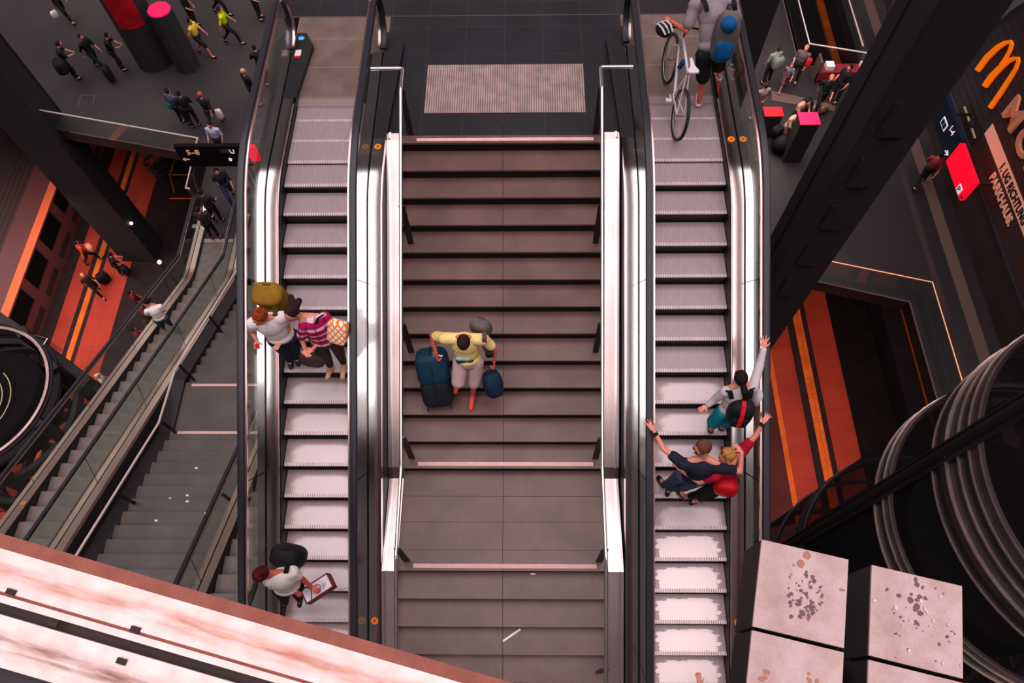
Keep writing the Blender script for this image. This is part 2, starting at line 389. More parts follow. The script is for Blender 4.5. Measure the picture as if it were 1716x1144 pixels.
# ================================================================ escalators
STEP_T, STEP_R = .3865, .1995
def step_mesh(w, up):
    m = MB(); h = w/2
    m.box(-h, h, .03, STEP_T, -.03, 0, 0)                      # tread
    if not up: m.box(-h, h, .03, .045, -.001, .0015, 3)        # bright line behind the front edge
    m.box(-h, h, 0, .03, -.02, 0, 2)                           # nose
    prof = [(.006, -.02), (.022, -.07), (.03, -.13), (.03, -STEP_R-.02), (.05, -STEP_R-.02), (.05, -.02)]
    if up: prof = [(STEP_T-.006+.03-y, z) for y, z in prof]
    m.prism([(-h, y, z) for y, z in prof], (w, 0, 0), 1)
    nt_ = int(w/.0245)
    for i in range(nt_):                                       # comb-shaped front edge
        x = -h + (i+.5)*w/nt_
        if not up: m.box(x-.006, x+.006, -.007, 0, -.018, 0, 2)
    return m.mesh('step')
def escalator(label, A, B, yb, z0, yf, ye, ang, ys, ny, stick, sx=0, worn=None, tread='step', comb_y=None, plate=None, odeck=(.115, .185), steel='steel', group=None):
    cx = (A+B)/2; e = thing('escalator', label, 'escalator', (cx, yb, z0), group)
    base = fpath(yb, z0, yf, ye, ang)
    up = ang > 0
    xl, xr = A+.215, B-.215
    sm = step_mesh(xr-xl, False)
    if up:
        for v in sm.vertices: v.co.y *= -1
        sm.flip_normals()
    for k in (tread, 'step_riser') + (('step_nose', 'step_nose') if tread == 'step' else (tread, tread)): sm.materials.append(K[k])
    sm2 = sm.copy(); sm2.materials[0] = K['step_patch']
    sm3 = sm.copy(); sm3.materials[0] = K['step_soft']
    for k in range(ny):
        y = ys - k*STEP_T
        o = bpy.data.objects.new('step', sm2 if (worn and k >= worn) else (sm3 if tread == 'step' and k >= 10 else sm)); C.objects.link(o); o.parent = e
        o.location = Vector(((xl+xr)/2, y, pz(base, y))) - e.location
    for s, gx in ((1, A), (-1, B)):                            # s points inwards
        od = odeck[0] if s == 1 else odeck[1]
        if sx == 1 and s == -1: od = odeck[1]
        # glass
        m = MB(); pairs = []
        for k in range(7):
            th = math.pi/2*k/6
            pairs.append(((yf+.38*math.cos(th), z0+.53-.38*math.sin(th)), (yf+.38*math.cos(th), z0+.53+.38*math.sin(th))))
        for (y, z, ny_, nz_) in base: pairs.append(((y, z), (y+ny_*.91, z+nz_*.91)))
        vs = []
        for (a, b) in pairs: vs += [(gx-.005, a[0], a[1]), (gx+.005, a[0], a[1]), (gx+.005, b[0], b[1]), (gx-.005, b[0], b[1])]
        n = len(pairs); m.add(vs, [(i*4+k, i*4+(k+1) % 4, (i+1)*4+(k+1) % 4, (i+1)*4+k) for i in range(n-1) for k in range(4)])
        m.build('glass_panel', 'glass', e)
        # glass joints
        m = MB(); y = yb-1.2
        sl = math.tan(ang); nn = (math.sin(ang), math.cos(ang))
        while y > ye:
            z = z0+(yb-y)*sl; m.bar((gx, y+nn[0]*.05, z+nn[1]*.05), (gx, y+nn[0]*.9, z+nn[1]*.9), .012, .006, up=(1,0,0)); y -= 2.3
        m.build('glass_joint', 'gap', e)
        # handrail belt and its guide
        hp = []
        for k in range(15):
            th = -math.pi*.5 + math.pi*k/14
            hp.append((yf+.40*math.cos(th), z0+.55+.40*math.sin(th), math.cos(th), math.sin(th)))
        hp = hp[:-1] + shift(base, .95)
        xo, xi = -s*.052, s*.042
        sec = [(gx+xo, -.02), (gx+xo*1.05, .0), (gx+xo*.8, .022), (gx, .03), (gx+xi*.8, .022), (gx+xi*1.05, .0), (gx+xi, -.02)]
        MB().sweep(hp, sec).build('handrail_belt', 'rubber', e, smooth=True)
        MB().sweep(hp, [(gx+s*.03, -.05), (gx+s*.03, -.012), (gx+s*.066, -.012), (gx+s*.066, -.05)]).build('handrail_guide', 'profile', e, smooth=True)
        # decks either side of the glass, on the flat dark, on the slope bare steel
        flat = [p for p in base if True]
        MB().sweep(base, [(gx-s*.014, 0), (gx-s*.014, .1), (gx-s*od, .1), (gx-s*od, 0)]).build('outer_deck', steel, e, smooth=True)
        MB().sweep(base, [(gx+s*.014, 0), (gx+s*.014, .1), (gx+s*.165, .085), (gx+s*.165, 0)]).build('inner_deck', steel, e, smooth=True)
        MB().sweep(base, [(gx-.012, 0), (gx-.012, .085), (gx+.012, .085), (gx+.012, 0)]).build('glass_channel', 'gap', e)
        cut = [p for p in base if p[0] <= min(yf-.3, (comb_y or yb+1)+.15)] or base
        MB().sweep(cut, [(gx+s*.180+.013*math.cos(a), .098+.013*math.sin(a)) for a in [k*math.pi/5 for k in range(10)]]).build('edge_trim', 'profile', e, smooth=True)
        MB().sweep(base, [(gx+s*.195, -.25), (gx+s*.195, .07), (gx+s*.208, .07), (gx+s*.208, -.25)]).build('skirt_panel', 'skirt', e)
        MB().sweep(base, [(gx+s*.165, -.02), (gx+s*.165, .05), (gx+s*.195, .05), (gx+s*.195, -.02)]).build('skirt_gap', 'gap', e)
    if tread == 'step':
        for s, gx, q in ((1, A, 'inner'), (-1, B, 'inner')):
            dd = [(.02, yf+.42), (.17, yf+.42), (.30, yf+.18), (.19, .8), (.02, .8)] if s*(1 if gx < 0 else -1) == 1 else None
            if dd and gx < 0: MB().prism([(gx+s*x, y, z0-.02) for x, y in dd], (0, 0, .122)).build('deck_end', 'skirt', e)
        for gx, s in (((B, 1),) if gx < 0 or B < 0 else ((A, -1),)):
            MB().prism([(gx+s*x, y, z0-.02) for x, y in ((.02, yf+.42), (.17, yf+.42), (.30, yf+.18), (.19, .0), (.02, .0))], (0, 0, .123)).build('deck_end', 'skirt', e)
    MB().sweep(base, [(A-odeck[0], -.75), (A-odeck[0], -.001), (B+odeck[1], -.001), (B+odeck[1], -.75)] if False else
               [(A-odeck[0]+.003, -.85), (A-odeck[0]+.003, -.27), (B+odeck[1]-.003, -.27), (B+odeck[1]-.003, -.85)]).build('truss_casing', 'black2', e)
    MB().sweep(base, [(A-odeck[0]+.003, -.27), (A-odeck[0]+.003, -.001), (A+.19, -.001), (A+.19, -.27)]).build('side_casing', 'black2', e)
    MB().sweep(base, [(B+odeck[1]-.003, -.27), (B+odeck[1]-.003, -.001), (B-.19, -.001), (B-.19, -.27)]).build('side_casing', 'black2', e)
    if comb_y is not None:
        MB().box(A+.2, B-.2, comb_y, comb_y+.15, z0-.03, z0+.012).build('comb_plate', 'comb', e)
        m = MB()
        for i in range(38): x = A+.23+i*(B-A-.46)/37; m.box(x-.006, x+.006, comb_y-.03, comb_y, z0-.01, z0+.008)
        m.build('comb_teeth', 'comb', e)
        MB().box(A-.03, B+.03, comb_y+.15, plate or yf+.65, z0-.03, z0+.006).build('landing_plate', 'plate', e)
    for (gx, dx, y, zz) in stick:
        z = pz(base, y); 
        i = min(range(len(base)), key=lambda q: abs(base[q][0]-y)); nv = Vector((0, base[i][2], base[i][3])) if y < yb+.4 else Vector((0, 0, 1))
        c = Vector((gx+dx, y, z)) + nv*(.101+zz)
        u = Vector((1, 0, 0)); v = nv.cross(u)
        for r_, mm, hh in ((.05, 'orange', .003), (.018, 'red', .005)):
            MB().prism([c + u*r_*math.cos(a) + v*r_*math.sin(a) for a in [k*math.pi/9 for k in range(18)]], nv*hh).build('warning_disc', mm, e)
    return e, base
K['lamp_blue'] = mat('lit_blue_button', (60,140,230), emit=(80,160,240), es=.8)
EL, bl = escalator('escalator on the left of the stairs, its belts passing two women', -3.26, -1.85, -.775, 0, 1.75, -10.5, -AL, .42, 26, [(-1.85, .09, -.15, 0), (-1.85, .09, -6.1, 0)], comb_y=.72, plate=2.64, sx=0)
ER, br = escalator('escalator on the right of the stairs with bright-patched treads lower down', 1.87, 3.31, -.775, 0, 1.85, -10.5, -AL, .42, 26, [(3.31, -.09, -.05, 0), (3.31, .075, -.05, 0), (3.31, -.09, -6.1, 0)], worn=15, comb_y=.72, plate=2.64, odeck=(.185, .115), sx=1)

for px_, py_, r_, mm in ((487,64,.035,'lamp_blue'), (505,64,.05,'lamp_blue')):
    q = at(px_, py_, .104); MB().prism([(q.x+r_*math.cos(a), q.y+r_*.8*math.sin(a), .103) for a in [k*.524 for k in range(12)]], (0,0,.004)).build('lit_button', mm, EL)
q = at(499.5, 89, .104); MB().box(q.x-.045, q.x+.045, q.y-.06, q.y+.07, .103, .108).build('notice_label', 'white', EL); MB().box(q.x-.045, q.x+.045, q.y-.11, q.y-.06, .103, .109).build('stop_button', 'red', EL)
q = at(1202, 117, .104)
for dy, mm in ((.10,'pack_blue_'), (.0,'red'), (-.10,'red')): MB().prism([(q.x+.035*math.cos(a), q.y+dy+.035*math.sin(a), .103) for a in [k*.524 for k in range(12)]], (0,0,.004)).build('warning_disc', 'red' if mm == 'red' else 'slate', ER); MB().prism([(q.x+.022*math.cos(a), q.y+dy+.022*math.sin(a), .107) for a in [k*.524 for k in range(12)]], (0,0,.002)).build('warning_disc', 'white', ER)
# ================================================================ lower hall
L1, L2 = -12.1, -20.5
ES2 = dict(yb=5.29, z0=L1, yf=7.85, ye=-9.5, ang=AL)
E2, b2 = escalator('lower escalator on the left carrying a person in a white shirt', -10.75, -9.30, ys=6.7, ny=36, stick=[(-10.75, .1, 5.5, 0), (-10.75, .1, -3.35, 0)], comb_y=None, steel='steel2', tread='step_low', sx=0, **ES2)
E3, b3 = escalator('lower escalator half hidden beneath the upper left escalator', -6.0, -4.55, ys=6.7, ny=36, stick=[], comb_y=None, steel='steel2', tread='step_low', sx=0, **ES2)
for e, A, B in ((E2, -10.75, -9.30), (E3, -6.0, -4.55)):
    MB().box(A+.2, B-.2, 6.72, 6.87, L1-.03, L1+.012).build('comb_plate', 'comb', e)
    MB().box(A-.03, B+.03, 6.87, 8.6, L1-.03, L1+.006).build('landing_plate', 'plate_low' if 'plate_low' in K else 'black2', e)
K['lamp_white'] = mat('lit_white_square', (250,240,240), emit=(250,235,235), es=1.6)
K['lamp_blue'] = mat('lit_blue_button', (40,140,255), emit=(60,150,255), es=2.2)
K['lamp_dot'] = mat('lit_spot', (255,240,235), emit=(255,225,215), es=4)
for q in (at(344,349,L1+.1), at(344,379,L1+.1)): MB().box(q.x-.07, q.x+.07, q.y-.07, q.y+.07, L1+.10, L1+.112).build('lit_square', 'lamp_white', E2)
q = at(346,367,L1+.1); MB().prism([(q.x+.08*math.cos(a), q.y+.06*math.sin(a), L1+.10) for a in [k*.524 for k in range(12)]], (0,0,.012)).build('lit_button', 'lamp_blue', E2)
# lower stairs between them, rising towards the viewer
s2 = thing('staircase', 'dark lower staircase beside the lower escalator, rising towards the viewer', 'stairs', (-7.4, 5.2, L1))
T2, R2, SX0, SX1 = .3432, .1786, -8.75, -6.25
def up_step(y, z):                                             # front edge at y facing +Y, tread running to -Y
    m = MB(); m.box(SX0, SX1, y-T2-.02, y, z-.035, z, 0); m.box(SX0, SX1, y-.05, y-.018, z-R2-.005, z-.035, 1)
    m.build('step', ['stair_low', 'riser'], s2)
ZL = -9.6
for k in range(1, 14): up_step(.47+k*T2, ZL-k*R2)
m = MB(); m.box(SX0, SX1, -.93, .47, ZL-.035, ZL); m.box(SX0, SX1, .42, .45, ZL-R2, ZL-.035, 1); m.build('landing', ['stair_low', 'riser'], s2)
for k in range(1, 24): up_step(-.93-(k-1)*T2, ZL+k*R2)
for y, z in ((.47, ZL), (-.93, ZL+R2)): MB().box(SX0+.18, SX1-.18, y-.11, y-.04, z, z+.004).build('nosing_strip', 'strip', s2, label='pale pink marker strip')
sl2 = R2/T2
for xa, xb in ((-9.11, SX0), (SX1, -6.12)):
    P = [(5.5, L1+.04), (5.3, L1+.05), (.47+.05, ZL+.07), (-.93, ZL+.07), (-.93-23*T2, ZL+23*R2+.07)]
    m = MB(); vs = []
    for y, z in P: vs += [(xa, y, z), (xb, y, z), (xb, y, z-.8), (xa, y, z-.8)]
    n = len(P); m.add(vs, [(i*4+k, i*4+(k+1) % 4, (i+1)*4+(k+1) % 4, (i+1)*4+k) for i in range(n-1) for k in range(4)] + [(3,2,1,0), tuple(range(4*n-4, 4*n))])
    m.build('cheek', 'black2', s2)
for X, s, lb in ((-8.62, -1, 'thin steel handrail of the lower stairs, beside the lower escalator with the standing person'), (-6.30, 1, 'thin steel handrail of the lower stairs, beside the half hidden lower escalator')):
    r = thing('handrail', lb, 'handrail', (X, 5, L1))
    pts = [(X, 5.5, L1+.9), (X, .47-.05, ZL+.92), (X, -.93-.15, ZL+R2+.9), (X, -.93-22*T2, ZL+23*R2+.9)]
    MB().tube(pts, .03, 10).build('rail_tube', 'rail_pale', r, smooth=True)
    for y in (4.6, 2.6, .62, -1.0, -3.1, -5.2, -7.0):
        zf = ZL+R2*math.ceil((-.93-y)/T2) if y < -.93 else (ZL if y < .47 else ZL-R2*math.ceil((y-.47)/T2))
        zt = (ZL+.92-(y-.42)*sl2) if y > .42 else (ZL+R2+.9+(-1.08-y)*sl2 if y < -1.08 else ZL+.95)
        MB().box(X-.015, X+.015, y-.035, y+.035, zf, zt).build('post', 'post', r)
for i, (x, y) in enumerate(((329,784), (314,830), (314,840), (285,835), (350,702), (345,860), (262,872))):
    k = at(x, y, -8.0 if False else ZL)
    # litter lies on whichever tread is under that pixel
    best = None
    for q in range(1, 24):
        P = at(x, y, ZL+q*R2)
        if -.93-q*T2 <= P.y <= -.93-(q-1)*T2: best = P
    if best is None: continue
    tag(MB().box(best.x-.03, best.x+.03, best.y-.02, best.y+.02, best.z, best.z+.01).build('litter', 'white'), 'tiny white scrap of litter lying on the dark lower stairs', 'litter', 'scraps of litter on the lower stairs')

# floor of the lower hall, cut away over the platforms
def slab(pts, th=.5, m='lower_floor', name='floor'): return struct(MB().slab([Vector((*p, L1)) for p in pts], th).build(name, m))
CR = (-11.1, 10.47)
def skl(x): return 10.47-.227*(x+11.1)
slab([(-60, skl(-60)), CR, (-11.1, 60), (-60, 60)])
slab([(-11.1, 8.6), (-4.47, 8.6), (-4.47, 60), (-11.1, 60)])
slab([(-9.1, 5.29), (-6.13, 5.29), (-6.13, 8.6), (-9.1, 8.6)])
def skr(x): return 4.35+.278*(12.6-x)
slab([(-4.47, skr(-4.47)), (12.6, 4.35), (12.6, 14.55), (10.93, 14.95), (10.93, 60), (-4.47, 60)])
slab([(12.6, -40), (40, -40), (40, 60), (13.3, 60), (13.3, 14.4), (12.6, 14.55)])
m = MB()
for xa, xb, mm, nm in ((13.52, 13.74, 'brown_wall', ''), (14.2, 14.58, 'lower_band', '')):
    struct(MB().box(xa, xb, -30, 50, L1, L1+.01).build('floor', mm))
o = struct(MB().prism([at(1293, 607/4+0, L1)+Vector((0,0,.001)), at(1400, 176, L1), at(1398, 186, L1), at(1293, 168, L1)], (0,0,.01)).build('floor', 'lower_band'))
def trimline(a, b, wd=.05, h=.03, mm='lower_band'): return MB().bar(a, b, wd, h).build('trim_1', mm)
for (a, b) in (((-16.5, skl(-16.5)), CR), ((9, skr(9)), (12.6, 4.35)), ((12.6, 4.35), (12.6, -12)), ((10.93, 14.95), (10.93, 40)), ((10.93, 14.95), (12.6, 14.55))):
    struct(trimline(Vector((*a, L1+.005)), Vector((*b, L1+.005))))
# glass railings round the openings
def glass_rail(label, pts, orange=False):
    r = thing('glass_railing', label, 'railing', (*pts[0], L1))
    P = [Vector((*p, L1+1.0)) for p in pts]
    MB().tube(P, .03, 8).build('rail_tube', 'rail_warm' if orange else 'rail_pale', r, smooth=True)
    for a, b in zip(pts, pts[1:]):
        MB().bar(Vector((*a, L1+.48)), Vector((*b, L1+.48)), .015, 1.0).build('glass_panel', 'glass', r)
    return r
K['rail_warm'] = mat('warm_lit_tube', (244,170,130), .35, .7)  # warm light put into the rail's colour
glass_rail('glass railing with thin steel rail at the corner of the left floor opening', [(-22, skl(-22)-.02), (-11.1, 10.45), (-11.05, 8.25), (-10.9, 8.22)])
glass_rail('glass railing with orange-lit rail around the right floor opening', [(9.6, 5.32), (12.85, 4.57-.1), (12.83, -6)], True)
glass_rail('glass railing around the far right floor opening behind the standing crowd', [(11.0, 40), (11.0, 14.9), (13.0, 14.4)])
glass_rail('short glass railing line beyond the dark column at the far right opening', [(12.95, 14.75), (12.95, 40)])

# ---------------------------------------------------------------- platform level
def lane(x0, x1, mm, name='floor', z=L2, ya=-40, yb=70, th=1.8): return struct(MB().box(x0, x1, ya, yb, z-th, z).build(name, mm))
lane(-60, -21.53, 'track', z=L2-1.3)
lane(-21.53, -20.92, 'plat_dark'); lane(-20.92, -20.25, 'plat_red'); lane(-20.25, -20.03, 'plat_dark'); lane(-20.03, -19.77, 'plat_orange')
lane(-19.77, -19.58, 'plat_dark'); lane(-19.58, -18.32, 'plat_red'); lane(-18.32, 10.95, 'plat_dark')
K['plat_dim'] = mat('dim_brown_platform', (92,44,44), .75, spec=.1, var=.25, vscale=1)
lane(10.95, 11.16, 'plat_orange', z=L2+.004); lane(11.0, 12.08, 'plat_red'); lane(12.08, 12.40, 'plat_dark'); lane(12.40, 12.78, 'plat_orange'); lane(12.78, 13.0, 'plat_dark')
lane(13.0, 14.06, 'plat_red'); lane(14.06, 16.45, 'track', z=L2-1.2); lane(16.45, 17.28, 'slate_deep', z=L2); lane(17.40, 17.80, 'plat_orange'); lane(17.76, 60, 'plat_dark')
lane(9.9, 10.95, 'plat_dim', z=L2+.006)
# train at the left platform
tr = thing('train', 'dark red train with lit orange roof edge standing at the left platform', 'train', (-23, 8, L2-1.2))
prof = [(-21.5, L2-.9), (-21.5, L2+2.1), (-21.52, L2+2.12), (-21.84, L2+2.2), (-22.6, L2+2.5), (-23.6, L2+2.62), (-24.6, L2+2.5), (-25.3, L2+2.2), (-25.35, L2-.9)]
K['train'] = mat('train_side_maroon', (104,62,62), .5, spec=.3)
K['train_roof'] = mat('ribbed_train_roof', (70,50,48), .6, spec=.2); t_, (X_, Y_, Z_) = xyz(K['train_roof']); overlay(K['train_roof'], stripes(t_, X_, .22, .05), (46,36,38))
K['orange_edge'] = mat('painted_orange_glow', (240,112,70), .7, spec=.1)  # orange platform light put into the colour, no emission
K['window'] = mat('dark_train_window', (36,32,34), .2, spec=.5)
MB().prism([(x, -14, z) for x, z in prof], (0, 44, 0)).build('body', 'train', tr)
MB().prism([(x, -14, z+.012) for x, z in prof[4:8]] + [(x, -14, z) for x, z in prof[7:3:-1]], (0, 44, 0)).build('roof', 'train_roof', tr)
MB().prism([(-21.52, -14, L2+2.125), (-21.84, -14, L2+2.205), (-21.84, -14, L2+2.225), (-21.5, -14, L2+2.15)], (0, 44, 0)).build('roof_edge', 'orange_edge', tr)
MB().prism([(x, -14, z+.01) for x, z in prof[3:5]] + [(x, -14, z) for x, z in prof[4:2:-1]], (0, 44, 0)).build('roof_gutter', 'train', tr)
for i in range(-5, 9):
    y = 9.33 + i*2.07
    w_ = MB().box(-21.5, -21.485, y, y+1.55, L2+1.1, L2+2.05).build('window', 'gap', tr, bevel=.0)
    MB().box(-21.487, -21.475, y+1.5, y+1.55, L2+1.1, L2+2.05).box(-21.487, -21.475, y-.03, y+1.58, L2+1.07, L2+1.1).build('window_frame', 'brown_wall', w_)
    MB().box(-21.5, -21.485, y+.1, y+1.5, L2+.25, L2+.6).build('side_panel', 'brown_wall', tr)
# metal rack, orange light painted into its colour, and planter
fr = thing('luggage_rack', 'orange-lit tubular metal rack standing on the dark platform', 'rack', (-16.9, 16.2, L2))
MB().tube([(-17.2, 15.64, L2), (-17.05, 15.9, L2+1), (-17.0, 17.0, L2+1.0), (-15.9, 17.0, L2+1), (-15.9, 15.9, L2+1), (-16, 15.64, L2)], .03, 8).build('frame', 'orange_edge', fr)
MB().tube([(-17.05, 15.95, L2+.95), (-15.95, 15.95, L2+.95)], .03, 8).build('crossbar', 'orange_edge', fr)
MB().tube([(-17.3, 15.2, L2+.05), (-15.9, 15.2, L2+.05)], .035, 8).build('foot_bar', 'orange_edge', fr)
pl = thing('planter', 'dark round planter with a leafy bush on the red platform', 'planter', (-17.75, 16.6, L2))
MB().tube([(-17.75, 16.6, L2), (-17.75, 16.6, L2+.7)], [.45, .55], 16).build('pot', 'black', pl)
m = MB(); rr = random.Random(4)
for i in range(220):
    a = rr.uniform(0, 6.28); p = rr.uniform(0, 1.2); c = Vector((-17.75+.62*math.cos(a)*math.sin(p+.4), 16.6+.62*math.sin(a)*math.sin(p+.4), L2+.95+.5*math.cos(p)))
    u = Vector((rr.uniform(-1,1), rr.uniform(-1,1), rr.uniform(-.5,.6))).normalized(); v = u.orthogonal().normalized()
    m.quad([c-u*.12, c+v*.05, c+u*.12, c-v*.05])
K['leaf'] = mat('dark_leaves', (40,40,38), .6); m.build('foliage', 'leaf', pl)['kind'] = 'stuff'

# ---------------------------------------------------------------- columns
def column(label, x0, x1, y0, y1, z0, z1, ribs=()):
    c = thing('column', label, 'column', ((x0+x1)/2, (y0+y1)/2, z0))
    MB().box(x0, x1, y0, y1, z0, z1).build('shaft', 'black', c, bevel=.06)
    for (x, y) in ribs: MB().box(x-.03, x+.03, y-.03, y+.03, z0, z1).build('corner_rib', 'brown_wall', c)
    return c
cr_ = column('massive dark box column right of the escalators carrying a wide gallery edge', 7.0, 8.23, 3.0, 4.25, L2, 6, [(6.99, 3.75), (7.0, 2.99)])
G = [(1584,152), (1595,134), (1606,118), (1622,97), (1642,72), (1657,54), (1673,36), (1694,18), (1716,3), (1800,-50), (1800,-160), (1560,-160)]
G = [at(x, y, -2) for x, y in G] + [Vector((7.0, 4.0, -2)), Vector((7.1, 3.1, -2))]
MB().slab(G, .35).build('gallery_edge', 'black', cr_)
for i in range(5):                                             # small wedge brackets up the front face
    z = -3.2-i*1.55
    MB().prism([(7.35, 2.99, z), (7.62, 2.86, z+.16), (7.9, 2.99, z)], (0, 0, .07)).prism([(7.30,2.97,z+.1), (7.36,2.97,z+.1), (7.36,2.93,z+1.0), (7.30,2.93,z+1.0)], (0,.03,0)).build('bracket', 'brown_wall', cr_)
cl_ = column('tall dark column on the left crossing the floor opening', -18.77, -17.1, 11.5, 12.6, L2, 7, [(-17.1, 11.5), (-17.1, 12.6)])
for (x, y, X) in ((218, 374, -17.07),):
    p = atx(x, y, X); MB().ell(p+Vector((.05,0,0)), (.07,.07,.07)).build('lamp', 'lamp_dot', cl_)
lp = at(267, 439, -12.6)
tag(MB().ell(lp, (.07,.07,.07)).tube([lp-Vector((0,0,.08)), Vector((lp.x, lp.y, L2))], .03, 8, mi=1).build('lamp_post', ['lamp_dot', 'black']), 'slim dark post with a bright round lamp between column and lower escalator', 'lamp')
o = thing('column', 'dark bridge pier below the far end of the right escalator', 'column', (4.3, 3.2, L1))
P0 = at(1270, 103, L1); d = (Vector((P0.x, P0.y)) - Vector((CAM.x, CAM.y))).normalized(); q = Vector((CAM.x, CAM.y)) + d*11.6
MB().box(q.x-.9, q.x, q.y, q.y+1.2, L1, -.4).build('shaft', 'black', o)

# ---------------------------------------------------------------- round glass lift shafts
def shaft(label, ax, ay, R, zt, zb, rings, bars, op, inner=None):
    e = thing('lift_shaft', label, 'lift shaft', (ax, ay, zb))
    seg = 64
    def circ(r, z): return [(ax+r*math.cos(2*math.pi*k/seg), ay+r*math.sin(2*math.pi*k/seg), z) for k in range(seg)]
    m = MB(); a, b = circ(R, zb), circ(R, zt); m.add(a+b, [(i, (i+1) % seg, seg+(i+1) % seg, seg+i) for i in range(seg)])
    m.build('glass_wall', op, e, smooth=True)
    for (z, w_, h, mm) in rings:
        m = MB(); ro, ri = R+w_, R-.04
        vs = circ(ro, z)+circ(ro, z+h)+circ(ri, z+h)+circ(ri, z)
        m.add(vs, [(j*seg+i, j*seg+(i+1) % seg, ((j+1) % 4)*seg+(i+1) % seg, ((j+1) % 4)*seg+i) for j in range(4) for i in range(seg)])
        m.build('ring', mm, e, smooth=True)
    for (x, y, w_, zz) in bars: MB().bar((x, y, zb), (x, y, zz), w_, w_).build('upright', 'post', e)
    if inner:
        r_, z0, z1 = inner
        MB().tube([(ax, ay, z0), (ax, ay, z1)], r_, 32).build('dark_core', 'gap', e)  # dark core added to stand in for the unlit shaft interior
    return e
K['ring'] = mat('lift_ring_steel', (222,194,184), .35, .9, var=.3, vscale=2)
K['ring_band'] = mat('lift_ring_band', (96,82,80), .4, .5, var=.3, vscale=2)
K['ring_dark'] = mat('lift_ring_dark', (46,42,46), .5, .3)
K['shaft_glass2'] = glass('smoky_shaft_glass', (.02,.02,.022), (.72,.68,.7), .05, .04)
K['shaft_glass'] = glass('dark_shaft_glass', (.045,.042,.045), (.5,.46,.48), .05, .3)  # diffuse share mixed in as painted haze over the dark interior
AXR = (7.73, -4.90)
rg = [(-1.2,.05,.025,'ring'), (-1.17,.03,.18,'ring_dark'), (-.98,.05,.13,'ring_band'), (-.84,.07,.025,'ring'), (-.81,.02,.2,'ring_dark'), (-.6,.05,.03,'ring'), (-.57,.02,.2,'ring_dark'), (-.36,.05,.03,'ring'), (-.3,.03,.14,'ring_band')]
rg += [(-2.9,.05,.025,'ring'), (-2.86,.02,.22,'ring_dark'), (-2.62,.05,.025,'ring'), (-2.55,.03,.1,'ring_band')]
for z in (-6.1, -6.35, -6.5, -7.9, -10.4, -10.7, -13.2): rg.append((z,.04,.05,'ring_dark'))
for z in (1.3, 1.6, 3.1): rg.append((z,.05,.05,'ring_dark'))
pb = at(1573, 776, -1.2); pv = Vector((pb.x-AXR[0], pb.y-AXR[1])).normalized()*2.22
a0 = math.atan2(pv.y, pv.x); bars = []
for k in range(4):
    a = a0 + k*math.pi/2
    for dd, w_ in ((-.11, .05), (0, .11), (.11, .05)): bars.append((AXR[0]+2.26*math.cos(a+dd/2.2), AXR[1]+2.26*math.sin(a+dd/2.2), w_, 4))
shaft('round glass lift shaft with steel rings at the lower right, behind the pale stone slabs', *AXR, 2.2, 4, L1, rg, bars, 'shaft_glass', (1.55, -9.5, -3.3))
AXL = (-15.6, .64)
rg = [(-11.0,.10,.05,'ring_dark'), (-10.9,.04,.03,'ring'), (-11.25,.16,.05,'ring_dark'), (-11.5,.08,.06,'ring_dark')]
for z in (-12.6, -14.2, -15.8, -17.4, -19.0): rg.append((z,.12,.34,'black'))
a0 = math.radians(-20); bars = [(AXL[0]+2.25*math.cos(a0+k*math.pi/4), AXL[1]+2.25*math.sin(a0+k*math.pi/4), .3, -11) for k in range(8)]
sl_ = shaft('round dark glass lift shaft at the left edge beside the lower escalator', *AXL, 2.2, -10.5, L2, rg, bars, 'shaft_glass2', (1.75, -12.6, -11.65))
K['ring_pale'] = mat('pale_yellow_cable_ring', (206,190,140), .4)
for i, (z, r_) in enumerate(((-11.55, 1.25), (-11.56, 1.0), (-11.57, .8))):
    m = MB(); m.tube([(AXL[0]-.5+r_*math.cos(a), AXL[1]+r_*math.sin(a), z+.02) for a in [-.9+.1*k for k in range(19)]], .014, 6); m.build('lit_arc', 'ring_pale', sl_)
wp = [(-60,522), (0,522), (60,563), (120,608), (152,634), (132,656), (86,632), (84,600), (60,572), (-60,520)]
struct(MB().slab([at(x, y, L1) for x, y in wp[:8]] + [Vector((-15.6, 2.9, L1)), Vector((-30, 2.9, L1))], .4).build('floor', 'black2'))
r = thing('glass_railing', 'short glass railing with pale rail beside the left lift shaft', 'railing', at(56, 562, L1))
MB().tube([at(56,561,L1+1), at(80,567,L1+1), at(73,578,L1+1)], .02, 8).build('rail_tube', 'rail', r)
MB().bar(at(56,561,L1+1)-Vector((0,0,.5)), at(80,567,L1+1)-Vector((0,0,.5)), .015, .96).build('glass_panel', 'glass', r)

# ---------------------------------------------------------------- shop front wall on the right
XW = 15.0
K['wall_tile'] = mat('dark_stone_wall', (66,58,60), .6, spec=.2, var=.3, vscale=.6); t_, (X_, Y_, Z_) = xyz(K['wall_tile']); overlay(K['wall_tile'], stripes(t_, Z_, .28, .03), (40,36,38))
K['board'] = mat('brown_sign_board', (74,54,50), .6, spec=.2, speck=.15)
K['salmon'] = mat('salmon_lettering', (240,168,142), .7, spec=.1, emit=(240,168,142), es=.25)
K['salmon2'] = mat('worn_salmon_letters', (226,142,108), .7, spec=.1, var=.25, vscale=6, emit=(226,142,108), es=.15)
K['arch'] = mat('orange_arches', (255,128,10), .7, spec=.1, emit=(255,110,0), es=.5)
K['ink'] = mat('dark_ink', (44,34,34), .7, spec=.05)
K['navy'] = mat('navy_sign', (26,34,52), .6, spec=.1)
K['lit_red'] = mat('lit_red_sign', (250,16,40), .7, spec=.05, emit=(250,10,40), es=.8)
K['lit_white'] = mat('lit_white_sign', (240,225,235), .7, emit=(240,225,235), es=.5)
struct(MB().box(XW, XW+.6, -40, 60, L1, -10.72).build('wall_right', 'brown_wall'))
